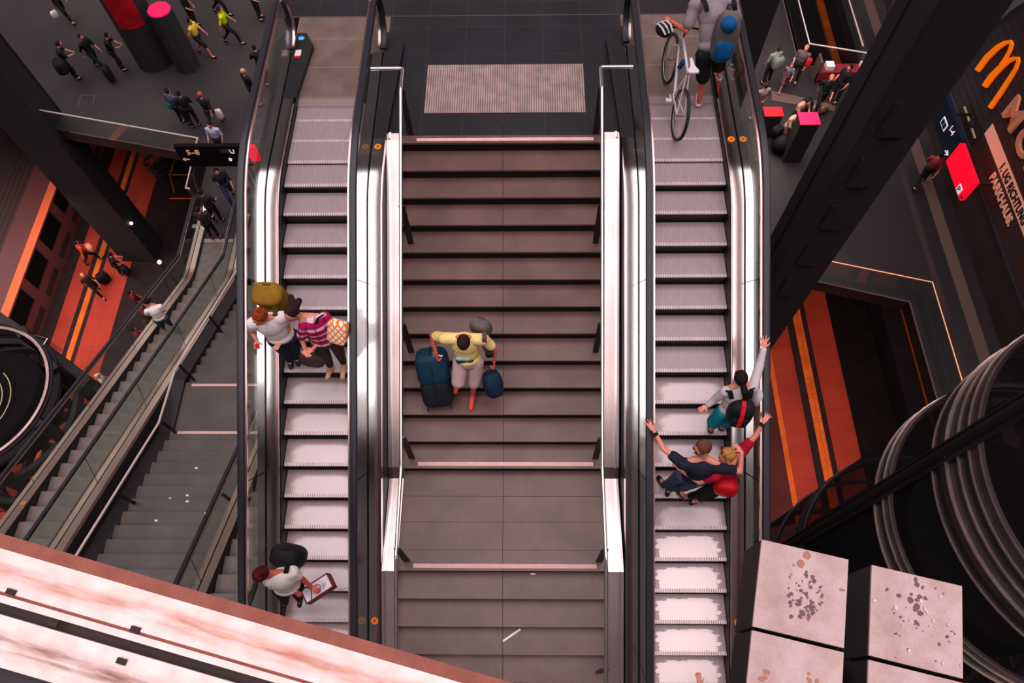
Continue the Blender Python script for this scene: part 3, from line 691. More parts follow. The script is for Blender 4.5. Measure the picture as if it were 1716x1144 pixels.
struct(MB().box(XW-.02, XW+.6, -40, 60, -10.72, -10.45).build('trim_2', 'slate'))
struct(MB().box(XW, XW+.6, -40, 60, -10.45, -1.5).build('wall_right', 'wall_tile'))
ob = thing('sign_board', 'brown car park direction board on the right wall below the orange arches', 'sign', (XW-.1, 6, -10))
def wallq(pts, X, th): return [Vector((X, p[0], p[1])) for p in pts]
pA, pB = atx(1630,246,XW-.1), atx(1677,190,XW-.1)
MB().box(XW-.1, XW-.01, -6, pA.y, -10.4, pB.z).build('board', 'board', ob)
q0, q1 = atx(1650,224,XW-.1), atx(1664.6,209,XW-.1)
MB().box(XW-.112, XW-.1, -6, q0.y, q0.z, q1.z).build('stripe', 'salmon', ob)
def text(s, m, parent, mat4, size, name='lettering', sx=1., ext=.01, bold=.0):
    cu = bpy.data.curves.new('lettering', 'FONT'); cu.body = s; cu.size = size; cu.extrude = ext; cu.offset = bold; cu.resolution_u = 3
    t = bpy.data.objects.new('lettering', cu); C.objects.link(t); bpy.context.view_layer.update()
    me = bpy.data.meshes.new_from_object(t.evaluated_get(bpy.context.evaluated_depsgraph_get()))
    bpy.data.objects.remove(t)
    me.transform(Matrix.Diagonal((sx, 1, 1, 1))); me.transform(mat4)
    if parent: me.transform(Matrix.Translation(-wloc(parent)))
    me.materials.clear(); me.materials.append(K[m])
    o = bpy.data.objects.new(name, me); C.objects.link(o)
    if parent: o.parent = parent
    return o
def MX(p): return Matrix(((0,0,-1,p.x), (-1,0,0,p.y), (0,1,0,p.z), (0,0,0,1)))      # on a wall facing -X
def MY(p): return Matrix(((1,0,0,p.x), (0,0,-1,p.y), (0,1,0,p.z), (0,0,0,1)))        # on a panel facing -Y
a, b, h = atx(1658,297,XW-.12), atx(1693,392,XW-.12), atx(1666,284,XW-.12)
hh = h.z-a.z
text('PARKHAUS.', 'salmon', ob, MX(a), hh/.70, sx=(a.y-b.y)/(hh/.70*5.9), bold=.012)
a, b = atx(1674.5,279.5,XW-.12), atx(1712,372,XW-.12)
hs = (q1.z-q0.z)*.62; a.z = q0.z+(q1.z-q0.z)*.19
text('1. UG RICHTUNG', 'ink', ob, MX(Vector((XW-.125, a.y, a.z))), hs/.70, sx=(a.y-b.y)/(hs/.70*7.4), bold=.008)
a, b, h = atx(1680,187.5,XW-.15), atx(1696.5,228.5,XW-.15), atx(1707,160.5,XW-.15)
hh = h.z-a.z
mcs = thing('wall_lettering', 'large salmon capital letters mounted on the right wall beside the arches', 'lettering', a)
w1 = (a.y-b.y)
for i, ch in enumerate('MCD'):
    text(ch, 'salmon2', mcs, MX(a-Vector((0, [0, w1*1.12, w1*2.15][i], 0))), hh/.70, name='letter', sx=w1/(hh/.70*.86), ext=.04, bold=.03)
ar = thing('arches_logo', 'orange double arch logo on the dark right wall at the top right', 'logo', atx(1650, 120, XW-.1))
def wpx(x, y, X): return atx(1600+x/5.72, 40+y/5.72, X)
def ribbon(name, pts, X, th, mm, parent):
    m = MB(); L, Rr = [], []
    for i, (x, y, w_) in enumerate(pts):
        a = Vector(pts[max(i-1,0)][:2]); b = Vector(pts[min(i+1,len(pts)-1)][:2]); t = (b-a).normalized(); n = Vector((-t.y, t.x))
        L.append(wpx(x+n.x*w_/2, y+n.y*w_/2, X)); Rr.append(wpx(x-n.x*w_/2, y-n.y*w_/2, X))
    for i in range(len(pts)-1): m.prism([L[i], L[i+1], Rr[i+1], Rr[i]], (th, 0, 0))
    return m.build(name, mm, parent)
ribbon('arch', [(208,448,46), (300,322,50), (400,228,46), (470,182,38), (525,168,30), (538,190,26), (522,250,26), (480,330,28), (440,392,34)], XW-.12, .06, 'arch', ar)
ribbon('arch', [(278,600,50), (350,500,56), (440,408,48), (500,358,40), (560,330,34), (597,326,28), (600,360,24), (575,430,28), (520,520,34), (430,660,38), (330,805,40)], XW-.12, .06, 'arch', ar)
wl = thing('wall_light', 'slim pale vertical light strip on the right wall above the board', 'light', atx(1620, 190, XW-.05))
MB().bar(atx(1616,179,XW-.06), atx(1634,232,XW-.06), .05, .05).build('tube', 'ring_pale', wl); MB().box(XW-.1, XW, 9.7, 9.95, -10.05, -9.95).build('bracket', 'black', wl)
# hanging direction sign, navy above and lit red below
XS = 14.0
hs_ = thing('hanging_sign', 'hanging sign with navy part reading 1-4 and a lit red part beyond it', 'sign', (XS, 9, L1+2))
yA, yB, yC = atx(1560,195,XS).y, atx(1598,272,XS).y, atx(1618,325,XS).y
zb, zt = atx(1604,341,XS).z, atx(1633,300,XS).z
zb = atx(1586,262,XS).z; zt = zb+1.0
c1, c2, c3, c4 = atx(1585,268,XS), atx(1609,242,XS), atx(1633,301,XS), atx(1610,340,XS)
zl, zh = (c1.z+c4.z)/2, (c2.z+c3.z)/2
yl, yr = (c1.y+c2.y)/2, (c3.y+c4.y)/2
MB().box(XS, XS+.15, yl, yl+2.1, zl, zh+.1).build('navy_panel', 'navy', hs_)
MB().box(XS-.01, XS+.15, yr, yl-.01, zl, zh).build('red_panel', 'lit_red', hs_)
for y in (yl+1.6, yr+.3): MB().bar((XS+.15, y, (zl+zh)/2), (XW, y, (zl+zh)/2), .06).build('bracket', 'post', hs_)
p = atx(1589,215,XS-.02); q = atx(1598,234,XS-.02)
text('1-4', 'lit_white', hs_, MX(atx(1590,216,XS-.02)), .30, sx=.8)
text('\u2193', 'lit_white', hs_, MX(atx(1583,258,XS-.02)), .3) if False else MB().bar(atx(1584,252,XS-.02), atx(1588,260,XS-.02), .03, .02).bar(atx(1588,252,XS-.02), atx(1588,260,XS-.02), .03, .02).bar(atx(1583,259,XS-.02), atx(1588,260,XS-.02), .03, .02).build('arrow', 'lit_white', hs_)
MB().box(XS-.02, XS, p.y+.1, p.y+.5, p.z-.25, p.z+.02).build('pictogram', 'lit_white', hs_)
MB().box(XS-.03, XS-.02, p.y+.14, p.y+.29, p.z-.22, p.z-.02).box(XS-.03, XS-.02, p.y+.31, p.y+.46, p.z-.22, p.z-.02).build('pictogram', 'navy', hs_)
p = atx(1606,318,XS-.03); MB().box(XS-.03, XS-.01, p.y-.12, p.y+.12, p.z-.1, p.z+.16).build('badge', 'lit_white', hs_); text('P', 'navy', hs_, MX(Vector((XS-.032, p.y+.09, p.z-.08))), .3)
MB().bar(atx(1609,329,XS-.03), atx(1612,333,XS-.03), .03, .02).bar(atx(1612,327,XS-.03), atx(1612,333,XS-.03), .03, .02).build('arrow', 'ink', hs_)
# hanging direction sign 5-8 at the left
YS = 8.6
s5 = thing('hanging_sign', 'black hanging sign reading 5-8 with a left arrow, above the lower hall', 'sign', (-10, YS, L1+2))
c1, c2 = aty(289,246,YS), aty(312,279,YS)
MB().box(c2.x-.02, -8.62, YS, YS+.14, c2.z, c1.z).build('panel', 'ink2' if 'ink2' in K else 'gap', s5)
a, b = aty(314,259,YS-.02), aty(341,258,YS-.02)
text('5-8', 'salmon', s5, MY(a), .29, sx=(b.x-a.x)/.47)
u, v = aty(307,267,YS-.02), aty(318,267,YS-.02)
MB().bar(u, v, .02, .035).bar(u, u+Vector((.08,0,.06)), .02, .035).bar(u, u+Vector((.08,0,-.06)), .02, .035).build('arrow', 'salmon', s5)
p = aty(371,257,YS-.02); q = aty(392,249,YS-.02)
MB().box(p.x, p.x+.26, YS-.015, YS, p.z, p.z+.17).build('panel_brown', 'board', s5); text('U', 'lit_white', s5, MY(Vector((p.x+.29, YS-.02, p.z))), .24)
p = aty(388,269,YS-.02); MB().bar(p, p+Vector((-.04,0,.12)), .02, .04).bar(p, p+Vector((.03,0,.1)), .02, .03).bar(p, p+Vector((-.08,0,.04)), .02, .03).build('arrow', 'lit_white', s5)
MB().box(-8.56, -8.28, YS-.01, YS+.14, aty(425,270,YS).z, aty(425,247,YS).z).build('panel_red', 'lit_red', s5)
for x in (-9.0, -8.8): MB().box(x-.04, x+.04, YS+.05, YS+.12, L1, c2.z+.05).build('post', 'post', s5)

# ---------------------------------------------------------------- near roof ledge and stone slabs below the camera
ZN = 3.0
def lp(x, c, z=ZN): return at(x, c+.292*x, z)
ld = thing('roof_ledge', 'pale rust-stained steel ledge crossing the lower left corner close to the viewer', 'ledge', lp(300, 930))
u_ = (lp(800, 918)-lp(0, 918)).normalized(); n_v = Vector((-u_.y, u_.x, 0)); d0 = lp(0, 918).dot(n_v)
K['ledge'] = mat('pale_ledge_paint', (255,238,234), .6, spec=.2, var=.14, vscale=5, speck=.1, col2=(246,212,204))
t_, (X_, Y_, Z_) = xyz(K['ledge'])
def ledge_mask(dc, wd, amp, seed):
    dd = mth(t_, 'ADD', mth(t_, 'MULTIPLY', X_, n_v.x), mth(t_, 'MULTIPLY', Y_, n_v.y))
    nz = N(t_, 'ShaderNodeTexNoise'); nz.inputs['Scale'].default_value = 1.6+seed; nz.inputs['Detail'].default_value = 7
    al_ = mth(t_, 'ADD', mth(t_, 'MULTIPLY', X_, u_.x), mth(t_, 'MULTIPLY', Y_, u_.y)); cb_ = N(t_, 'ShaderNodeCombineXYZ'); t_.links.new(al_, cb_.inputs[0]); t_.links.new(mth(t_, 'MULTIPLY', dd, 9.0), cb_.inputs[1]); t_.links.new(cb_.outputs[0], nz.inputs['Vector'])
    g = mth(t_, 'SUBTRACT', 1.0, mth(t_, 'ABSOLUTE', mth(t_, 'DIVIDE', mth(t_, 'SUBTRACT', dd, dc), wd)), clamp=True)
    return mth(t_, 'MULTIPLY', sstep(t_, g, 0, 1), mth(t_, 'MULTIPLY', sstep(t_, nz.outputs['Fac'], .3, .7), amp), clamp=True)
lo = lp(300, 930)
def dof(c): return (lp(0, c)-lo).dot(n_v)
overlay(K['ledge'], ledge_mask(dof(955), .085, 1.0, 0), (196,104,70))
overlay(K['ledge'], ledge_mask(dof(1076), .10, 1.0, 1), (150,96,78))
K['terra'] = mat('terracotta_flange', (160,96,84), .7, spec=.1, var=.2, vscale=6, speck=.2)
def lstrip(c0, c1, z, th, mm, name):
    a, b = lp(-1500, c0), lp(1200, c0); c, d = lp(1200, c1), lp(-1500, c1); dz = Vector((0,0,z-ZN))
    return MB().slab([a+dz, b+dz, c+dz, d+dz], th).build(name, mm, ld)
lstrip(893, 918, ZN-.01, .10, 'terra', 'flange')
lstrip(918, 990, ZN, .25, 'ledge', 'top_plate')
lstrip(990, 996, ZN-.02, .15, 'terra', 'groove')
lstrip(996, 1009, ZN, .25, 'ledge', 'top_plate')
lstrip(1009, 1029, ZN-.06, .15, 'brown_wall', 'gutter')
lstrip(1029, 1118, ZN, .25, 'ledge', 'top_plate')
lstrip(1118, 1500, ZN-.1, .2, 'slate_dark' if 'slate_dark' in K else 'black2', 'roof_sheet')
for x, c in ((20, 990), (228, 992), (92, 1022), (700, 992), (205, 1052), (560, 1022)):
    p = lp(x, c-4); m = MB(); m.bar(p+u_*-.03+Vector((0,0,.01)), p+u_*.03+Vector((0,0,.01)), .035, .02); m.build('bolt_clip', 'brown_wall', ld)
K['slab_top'] = mat('pale_pink_stone', (206,180,177), .7, spec=.15, var=.16, vscale=4, speck=.12, col2=(180,146,141))
K['slab_side'] = mat('dark_slab_side', (52,47,48), .6, spec=.2)
K['stain'] = mat('dark_dropping', (118,94,89), .8, spec=.1); K['stain_brown'] = mat('brown_dropping', (176,124,104), .8, spec=.1)
K['pebble'] = mat('glassy_pebble', (226,206,200), .25)
tiles_ = [('pale stone slab spotted with dark droppings, upper left of the four', [(1276.7,903.6), (1421.9,937.3), (1414.4,1085.5), (1261,1048.8)]),
          ('pale stone slab with droppings and glassy pebbles, upper right of the four', [(1461,946.3), (1612.2,981.8), (1613.7,1136.6), (1456.2,1097.5)]),
          ('pale brown-stained stone slab, lower left of the four', [(1260.2,1055.5), (1414,1093), (1407,1245), (1245,1205)]),
          ('pale stone slab cut by the bottom edge, lower right of the four', [(1455.5,1105), (1613.8,1144), (1615,1300), (1450,1262)])]
TT = []
for lb, ps in tiles_:
    P = [at(x, y, ZN) for x, y in ps]; c = sum(P, Vector())/4
    o = thing('stone_slab', lb, 'stone slab', c-Vector((0,0,.42)), 'pale stone slabs at the lower right' if False else None); TT.append((o, P))
    MB().slab(P, .02).build('top_face', 'slab_top', o); MB().slab([p-Vector((0,0,.02)) for p in P], .40).build('box_body', 'slab_side', o)
rr = random.Random(11)
def blot(par, cx, cy, r, mm, z=ZN, n=9, h=.002, nm='dropping'):
    c = at(cx, cy, z); m = MB()
    for j in range(rr.choice((1, 2, 2, 3))):
        q = c + Vector((rr.uniform(-r, r), rr.uniform(-r, r), 0)); rj = r*rr.uniform(.5, 1)
        m.prism([q + Vector((rj*rr.uniform(.7, 1.15)*math.cos(a), rj*rr.uniform(.7, 1.15)*math.sin(a), 0)) for a in [k*2*math.pi/n for k in range(n)]], (0, 0, h*(1+.35*j)+rr.uniform(0,.0015)))
    m.build(nm, mm, par)
A_ = TT[0][0]
blot(A_, 1347, 936, .032, 'stain_brown'); blot(A_, 1334, 949, .016, 'stain_brown'); blot(A_, 1325, 965, .012, 'stain_brown')
for i in range(46):
    a = rr.uniform(0, 6.28); q = rr.uniform(.25, 1); blot(A_, 1348+30*q*math.cos(a), 1000+38*q*math.sin(a), rr.choice((.005, .008, .012, .016)), 'stain')
blot(A_, 1354, 959, .018, 'stain'); blot(A_, 1344, 1028, .02, 'stain'); blot(A_, 1328, 1030, .016, 'stain'); blot(A_, 1412, 988, .012, 'stain_brown')
B_ = TT[1][0]
for x, y, r_ in ((1532,976,.02), (1527,1000,.022), (1540,1003,.018), (1532,1018,.026), (1541,1026,.02), (1551,1001,.014), (1505,995,.014), (1485,988,.01), (1538,1044,.013), (1532,1044,.011), (1500,1060,.01), (1573,1076,.014), (1587,1068,.01), (1523,1088,.012), (1547,985,.01), (1508,1034,.01), (1567,1105,.01)): blot(B_, x, y, r_, 'stain')
for i in range(24): blot(B_, rr.uniform(1490,1600), rr.uniform(975,1115), rr.choice((.003,.005)), 'stain')
for x, y in ((1465,1006), (1575,1000), (1563,1040), (1588,1047), (1549,1020), (1543,1007), (1501,1018), (1523,1090), (1610,1116), (1553,1025), (1580,1112)):
    q = at(x, y, ZN); m = MB(); m.ell(q+Vector((0,0,.006)), (.012*rr.uniform(.6,1.3), .014*rr.uniform(.6,1.3), .008), nu=8, nv=5)
    tag(m.build('pebble', 'pebble', smooth=True), 'tiny glassy pebble lying on the spotted upper right stone slab', 'pebble', 'glassy pebbles on the upper right slab')
Cc = TT[2][0]
for x, y in ((1285,1130), (1278,1138), (1360,1136), (1370,1140), (1352,1133)): blot(Cc, x, y, .018, 'stain_brown')
# girder carrying the slabs
gd = MB(); g0, g1 = at(1300, 1110, ZN-.5), at(1590, 1180, ZN-.5); gd.bar(g0, g1+(g1-g0)*1.5, .12, .12)
tag(gd.build('support_girder', 'post'), 'dark girder carrying the pale stone slabs at the lower right', 'girder')

# added unseen area lights brightening the platforms and lower hall floor
def area(name, loc, sx_, sy_, pw, col):
    l = bpy.data.lights.new(name, 'AREA'); l.shape = 'RECTANGLE'; l.size = sx_; l.size_y = sy_; l.energy = pw; l.color = col
    o = bpy.data.objects.new(name, l); C.objects.link(o); o.location = loc; return o
area('platform_fill_light', (-19.6, 2, -15.4), .6, 24, 330, (1, .62, .5))
area('platform_fill_light', (12.6, 0, -13.2), .6, 20, 520, (1, .62, .5))
area('hall_fill_light', (8.6, 12.2, -7.6), 2.5, 4, 260, (1, .86, .8))  # added out of sight to brighten the right hall floor
area('hall_fill_light', (-8.0, 13.6, -7.6), 3, 3, 70, (1, .9, .82))
# ================================================================ people
def blob(name, m, mt, parent, voxel=.012, it=3, fac=.5):
    me = m.mesh(name+'_raw', wloc(parent) if parent else None)
    o = bpy.data.objects.new(name, me); C.objects.link(o)
    r = o.modifiers.new('r', 'REMESH'); r.mode = 'VOXEL'; r.voxel_size = voxel; r.use_smooth_shade = True
    if it: q = o.modifiers.new('s', 'SMOOTH'); q.iterations = it; q.factor = fac
    bpy.context.view_layer.update()
    me2 = bpy.data.meshes.new_from_object(o.evaluated_get(bpy.context.evaluated_depsgraph_get())); me2.name = name
    o.modifiers.clear(); o.data = me2; bpy.data.meshes.remove(me)
    me2.materials.clear(); me2.materials.append(K[mt] if isinstance(mt, str) else mt)
    if parent: o.parent = parent
    return o
def frame(fwd, up):
    up = up.normalized(); f = (fwd - up*fwd.dot(up)).normalized(); s = f.cross(up)     # s points to the figure's right
    return Matrix((s, f, up)).transposed()
def hand(m, w_, d, nrm, th, curl=.3, spread=.12, s=1.):
    d = d.normalized(); nrm = (nrm - d*nrm.dot(d)).normalized(); side = d.cross(nrm)*th
    Rm = Matrix((side, d, nrm)).transposed()
    m.ell(w_ + d*.045*s, (.038*s, .05*s, .016*s), Rm, 12, 8)
    for i, L in enumerate((.060, .072, .068, .052)):
        off = .027 - .018*i
        a = spread*(1.5-i); fd = (d*math.cos(a) + side*math.sin(a)).normalized()
        b = w_ + d*.078*s + side*off*s
        for q, f in ((0, .42), (1, .33), (2, .25)):
            c_ = curl*(q+.6); dd = fd*math.cos(c_) + nrm*math.sin(c_)
            e = b + dd*L*f*1.15*s; m.cap(b, .0092*s, e, .0084*s, 8); b = e
    b = w_ + d*.022*s + side*.03*s; fd = (d*.62 + side*.7 + nrm*.25).normalized()
    e = b + fd*.038*s; m.cap(b, .012*s, e, .0105*s, 8); m.cap(e, .0105*s, e + (fd*.6 + d*.5 + nrm*curl*.6).normalized()*.028*s, .009*s, 8)
def torso(m, J, g=0., lo=True, s=1.):
    shm = (J['shL']+J['shR'])/2; hpm = (J['hpL']+J['hpR'])/2
    up = (shm-hpm); L = up.length; latu = (J['shR']-J['shL']).normalized(); latl = (J['hpR']-J['hpL']).normalized()
    def fr(lat): u = up.normalized(); l = (lat - u*lat.dot(u)).normalized(); return Matrix((l, u.cross(l), u)).transposed()
    m.ell(shm - up*.24, ((.158*s+g), (.108*s+g), .17*s+g), fr(latu))
    m.ell(shm - up*.56, ((.138*s+g), (.098*s+g), .16*s+g), fr(latu+latl)); m.ell((shm+hpm)/2, (.142*s+g, .098*s+g, L*.5), fr(latu+latl))
    if lo: m.ell(hpm + up*.02, ((.158*s+g), (.112*s+g), .12*s+g), fr(latl))
    m.cap(J['shL'] - up.normalized()*.01, .052*s+g, J['shR'] - up.normalized()*.01, .052*s+g)
def person(label, J, fwd, skin='skin', top=None, sleeve=.5, bottom=None, leg=1., shoes='shoe_black', hair=None, s=.97, hairR=(.090,.107,.116), extra_hair=None, hands=None, ground=None, group=None, gl=.014, headup=None, skirt=0, barefoot=False):
    J = {k: Vector(v) for k, v in J.items()}
    base = ground or Vector(((J['anL'].x+J['anR'].x)/2, (J['anL'].y+J['anR'].y)/2, min(J['anL'].z, J['anR'].z)-.07))
    p = thing('person', label, 'person', base, group)
    fwd = Vector(fwd).normalized()
    hu = headup or (J['head']-J['neck']); H = frame(fwd, Vector(hu)); side, f, up = H.col[0], H.col[1], H.col[2]
    m = MB(); h = J['head']
    m.ell(h+up*.012, (.079*s, .097*s, .114*s), H, 20, 14); m.ell(h + f*.036 - up*.05, (.056*s, .06*s, .06*s), H)
    m.cap(h + f*.092*s + up*.008, .009, h + f*.108*s - up*.022, .013, 8)
    for q in (-1, 1): m.ell(h + side*.076*q*s - up*.006 - f*.008, (.012, .022, .032), H, 10, 6)
    m.cap(h - up*.07, .052*s, J['neck'], .056*s); torso(m, J, 0, True, s)
    hd = hands or {}
    for S, q in (('L', -1), ('R', 1)):
        m.cap(J['neck'], .055*s, J['sh'+S], .046*s); m.cap(J['sh'+S], .048*s, J['el'+S], .038*s); m.cap(J['el'+S], .038*s, J['wr'+S], .026*s)
        o_ = hd.get(S, {}); d = Vector(o_['d']) if 'd' in o_ else (J['wr'+S]-J['el'+S])
        nrm = Vector(o_.get('n', -side*q))
        hand(m, J['wr'+S] + d.normalized()*.01, d, nrm, o_.get('t', -1 if S == 'R' else 1), o_.get('curl', .35), o_.get('spread', .12), s)
        m.cap(J['hp'+S], .082*s, J['kn'+S], .054*s); m.cap(J['kn'+S] - Vector((0,0,0)), .052*s, J['an'+S], .036*s)
        m.cap(J['an'+S], .036*s, J['to'+S], .026*s)
    b = blob('body', m, skin, p, .0065, 2, .4)
    for q in (-1, 1): MB().ell(h + side*.03*q*s + f*.088*s + up*.018, (.012, .010, .009), H, 10, 6).build('eye', 'eye', p, smooth=True)
    MB().ell(h + f*.084*s - up*.052, (.024, .008, .006), H, 10, 6).build('mouth', 'lips', p, smooth=True)
    if hair:
        m = MB(); m.ell(h + up*.028 - f*.02, tuple(v*s for v in hairR), H, 20, 14)
        if extra_hair:
            for seg in extra_hair:
                a, ra, b_, rb = seg; m.cap(h + H @ Vector(a), ra, h + H @ Vector(b_), rb)
        blob('hair', m, hair, p, .009, 2)
    if top:
        m = MB(); torso(m, J, gl, False, s)
        hpm = (J['hpL']+J['hpR'])/2; shm = (J['shL']+J['shR'])/2
        m.cap(J['neck'] - (J['neck']-shm)*.5, .06, shm - (shm-hpm)*.1, .08)
        m.ell(hpm+(shm-hpm)*.16, ((.152*s+gl), (.11*s+gl), .1), frame(fwd, shm-hpm) if False else Matrix(((J['hpR']-J['hpL']).normalized(), (shm-hpm).normalized().cross((J['hpR']-J['hpL']).normalized()).normalized(), (shm-hpm).normalized())).transposed())
        for S in 'LR':
            if sleeve > 0:
                e1 = J['sh'+S].lerp(J['el'+S], min(sleeve, 1)); m.cap(J['sh'+S], .056*s+gl*.6, e1, (.05 if sleeve < 1 else .042)*s+gl*.7)
                if sleeve > 1: m.cap(J['el'+S], .042*s+gl*.5, J['el'+S].lerp(J['wr'+S], sleeve-1), .031*s+gl*.5)
        blob('top', m, top, p, .010, 10)
    if bottom:
        m = MB(); hpm = (J['hpL']+J['hpR'])/2; shm = (J['shL']+J['shR'])/2; u = (shm-hpm).normalized(); l = (J['hpR']-J['hpL']).normalized()
        m.ell(hpm+u*.02, (.162*s+.012, .118*s+.012, .13*s), Matrix((l, u.cross(l).normalized(), u)).transposed())
        for S in 'LR':
            k = J['hp'+S].lerp(J['kn'+S], min(leg, 1)); m.cap(J['hp'+S], .098*s+.008, k, .066*s+(.034 if leg <= 1 else .006))
            if leg > 1: m.cap(J['kn'+S], .066*s, J['kn'+S].lerp(J['an'+S], leg-1), .052*s)
        if skirt:
            m.cap(J['hpL'], .12, J['knL'].lerp(J['knR'], .5), skirt); m.cap(J['hpR'], .12, J['knL'].lerp(J['knR'], .5), skirt)
        blob('trousers' if leg > 1 else 'shorts', m, bottom, p, .010, 3)
    if shoes:
        for S in 'LR':
            m = MB(); m.cap(J['an'+S] - Vector((0,0,.025)), .045*s, J['to'+S], .036*s); blob('shoe', m, shoes, p, .009, 2)
    return p
K['eye'] = mat('dark_eye', (40,30,28), .3); K['lips'] = mat('lips', (176,80,74), .6)
def cloth(n, c, **k): K[n] = mat(n, c, k.pop('rough', .85), spec=.08, **k)
cloth('hair_black', (38,30,30), var=.3, vscale=40); cloth('hair_dark', (52,34,32), var=.4, vscale=30, stretch=(1,1,4)); cloth('hair_ginger', (178,72,36), var=.5, vscale=30, col2=(90,36,26)); cloth('hair_brown', (110,70,48), var=.4, vscale=40)
cloth('hair_auburn', (110,34,36), var=.5, vscale=25, col2=(50,20,24)); cloth('hair_blond', (190,130,70), var=.4, vscale=30)
cloth('tee_yellow', (250,226,150), var=.18, vscale=6, col2=(232,196,120)); cloth('shorts_pink', (206,172,172), var=.2, vscale=8); cloth('lace_white', (240,226,226), var=.15, vscale=30, speck=.15)
cloth('jeans_navy', (44,52,72), var=.2, vscale=12); cloth('trousers_brown', (74,60,58), var=.2, vscale=8); cloth('white_top', (244,232,228), var=.08, vscale=5); cloth('black_cloth', (38,36,38)); cloth('grey_tee', (150,136,142), var=.15, vscale=6)
cloth('shorts_black', (34,33,35)); cloth('longsleeve', (206,196,198), var=.12, vscale=7); cloth('teal', (24,140,160), var=.2, vscale=9); cloth('navy_tee', (38,38,54), var=.2, vscale=5); cloth('maroon', (166,24,48), var=.2, vscale=6)
cloth('jeans_blue', (70,82,104), var=.2, vscale=12); cloth('leggings', (84,54,46)); cloth('boots_tan', (222,170,138), var=.12, vscale=10); cloth('shoe_white', (236,226,226)); cloth('shoe_red', (232,84,46)); cloth('olive', (140,104,34), var=.25, vscale=8); cloth('olive_dark', (84,66,34))
cloth('pack_black', (34,33,36), rough=.55); cloth('pack_grey', (112,100,98), var=.35, vscale=8); cloth('pack_blue', (24,92,150), var=.3, vscale=9); cloth('case_blue', (30,62,82), rough=.45, var=.25, vscale=5); cloth('case_dark', (34,36,44), rough=.5); cloth('bag_navy', (34,54,76), var=.4, vscale=7)
cloth('strap_brown', (96,80,76)); cloth('pink_plaid', (176,20,84)); cloth('crimson_shiny', (178,20,30), rough=.3)
for nm, cols, per in (('pink_plaid', (240,214,216), .11), ):
    t_, (X_, Y_, Z_) = xyz(K[nm]); overlay(K[nm], mth(t_, 'MULTIPLY', stripes(t_, Z_, per, per*.36), .75), cols); overlay(K[nm], mth(t_, 'MULTIPLY', stripes(t_, X_, per, per*.25), .55), (90,20,70))
K['bag_check'] = mat('cream_orange_check_bag', (240,232,224), .7, spec=.2); t_, (X_, Y_, Z_) = xyz(K['bag_check'])
overlay(K['bag_check'], mth(t_, 'MAXIMUM', stripes(t_, mth(t_, 'ADD', X_, Z_), .085, .024), stripes(t_, mth(t_, 'SUBTRACT', X_, Z_), .075, .022)), (250,120,24))

def escT(py, px=530, X=None):                                   # tread level of the step whose front edge shows at pixel row py
    n = Vector((0, -math.sin(AL), math.cos(AL))); v = ray(px, py); p0 = Vector((0, -.775, 0))
    return (CAM + v*((p0-CAM).dot(n)/v.dot(n))).z
def near_step(z0):                                              # level of the nearest built tread
    best = min((pz(bl, .42-k*STEP_T) for k in range(26)), key=lambda q: abs(q-z0)); return best
def JJ(zt, d): return {k: at(v[0], v[1], zt+v[2]) for k, v in d.items()}

# man with the suitcase on the stairs
zt = -10*R_
pm = person('man in a pale yellow t-shirt and light shorts coming down the stairs with luggage', JJ(zt, dict(
    head=(777,574,1.58), neck=(777,566,1.40), shR=(745,566,1.36), shL=(810,568,1.36), elR=(724,562,1.12), elL=(829,585,1.10), wrR=(731,593,.93), wrL=(828,606,.86),
    hpR=(771,606,.88), hpL=(799,604,.88), knR=(768,640,.62), knL=(794,641,.47), anR=(765,644,.26), anL=(792,662,.09), toR=(763,656,.225), toL=(789,684,.035))),
    (-.05,-1,-1.0), skin='skin_red', top='tee_yellow', sleeve=.62, bottom='shorts_pink', leg=.98, shoes='shoe_red', hair='hair_dark', headup=Vector((0,-1.0,.9)), hairR=(.090,.108,.116), gl=.035,
    hands=dict(R=dict(d=(.1,-.35,-1), n=(1,0,0), curl=1.0), L=dict(d=(0,-.35,-1), n=(-1,0,0), curl=1.0)))
tp = MB(); c = at(778, 594, zt+1.02); 
cs = MB()                                                       # printed motif on the shirt front: a dark teal shield with a pale band
for dz, mi in ((0, 0),): pass
def roundbox(m, c, Rm, sx, sy, sz, k=4, n=14):                  # superellipsoid box
    c = Vector(c); vs = []; nv = 12
    def sp_(v, e): return math.copysign(abs(v)**e, v)
    e = 2/k
    for j in range(nv+1):
        a = -math.pi/2 + math.pi*j/nv
        for i in range(n*2):
            b = 2*math.pi*i/(n*2)
            vs.append(c + Rm @ Vector((sx*sp_(math.cos(a), e)*sp_(math.cos(b), e), sy*sp_(math.cos(a), e)*sp_(math.sin(b), e), sz*sp_(math.sin(a), e))))
    N2 = n*2
    m.add(vs, [(j*N2+i, j*N2+(i+1) % N2, (j+1)*N2+(i+1) % N2, (j+1)*N2+i) for j in range(nv) for i in range(N2)])
    return m
def rot(z=0, x=0, y=0): return (Matrix.Rotation(math.radians(z), 3, 'Z') @ Matrix.Rotation(math.radians(x), 3, 'X') @ Matrix.Rotation(math.radians(y), 3, 'Y'))
K['shield'] = mat('teal_shirt_print', (40,66,74), .8, spec=.05); K['print_pale'] = mat('pale_shirt_print', (150,190,196), .8, spec=.05)
c = at(779, 592, zt+1.05); 
top_o = [o for o in pm.children if o.name.startswith('top')][0]
Rm = rot(0, -18)
m = MB(); roundbox(m, c - Vector((0,.075,.0)), Rm, .125, .045, .10, 3); mo = m.build('shirt_print', 'shield', top_o, smooth=True)
m = MB(); roundbox(m, c + Vector((-.015,-.092,.052)), Rm, .10, .04, .022, 5); m.build('shirt_print_band', 'print_pale', top_o, smooth=True)
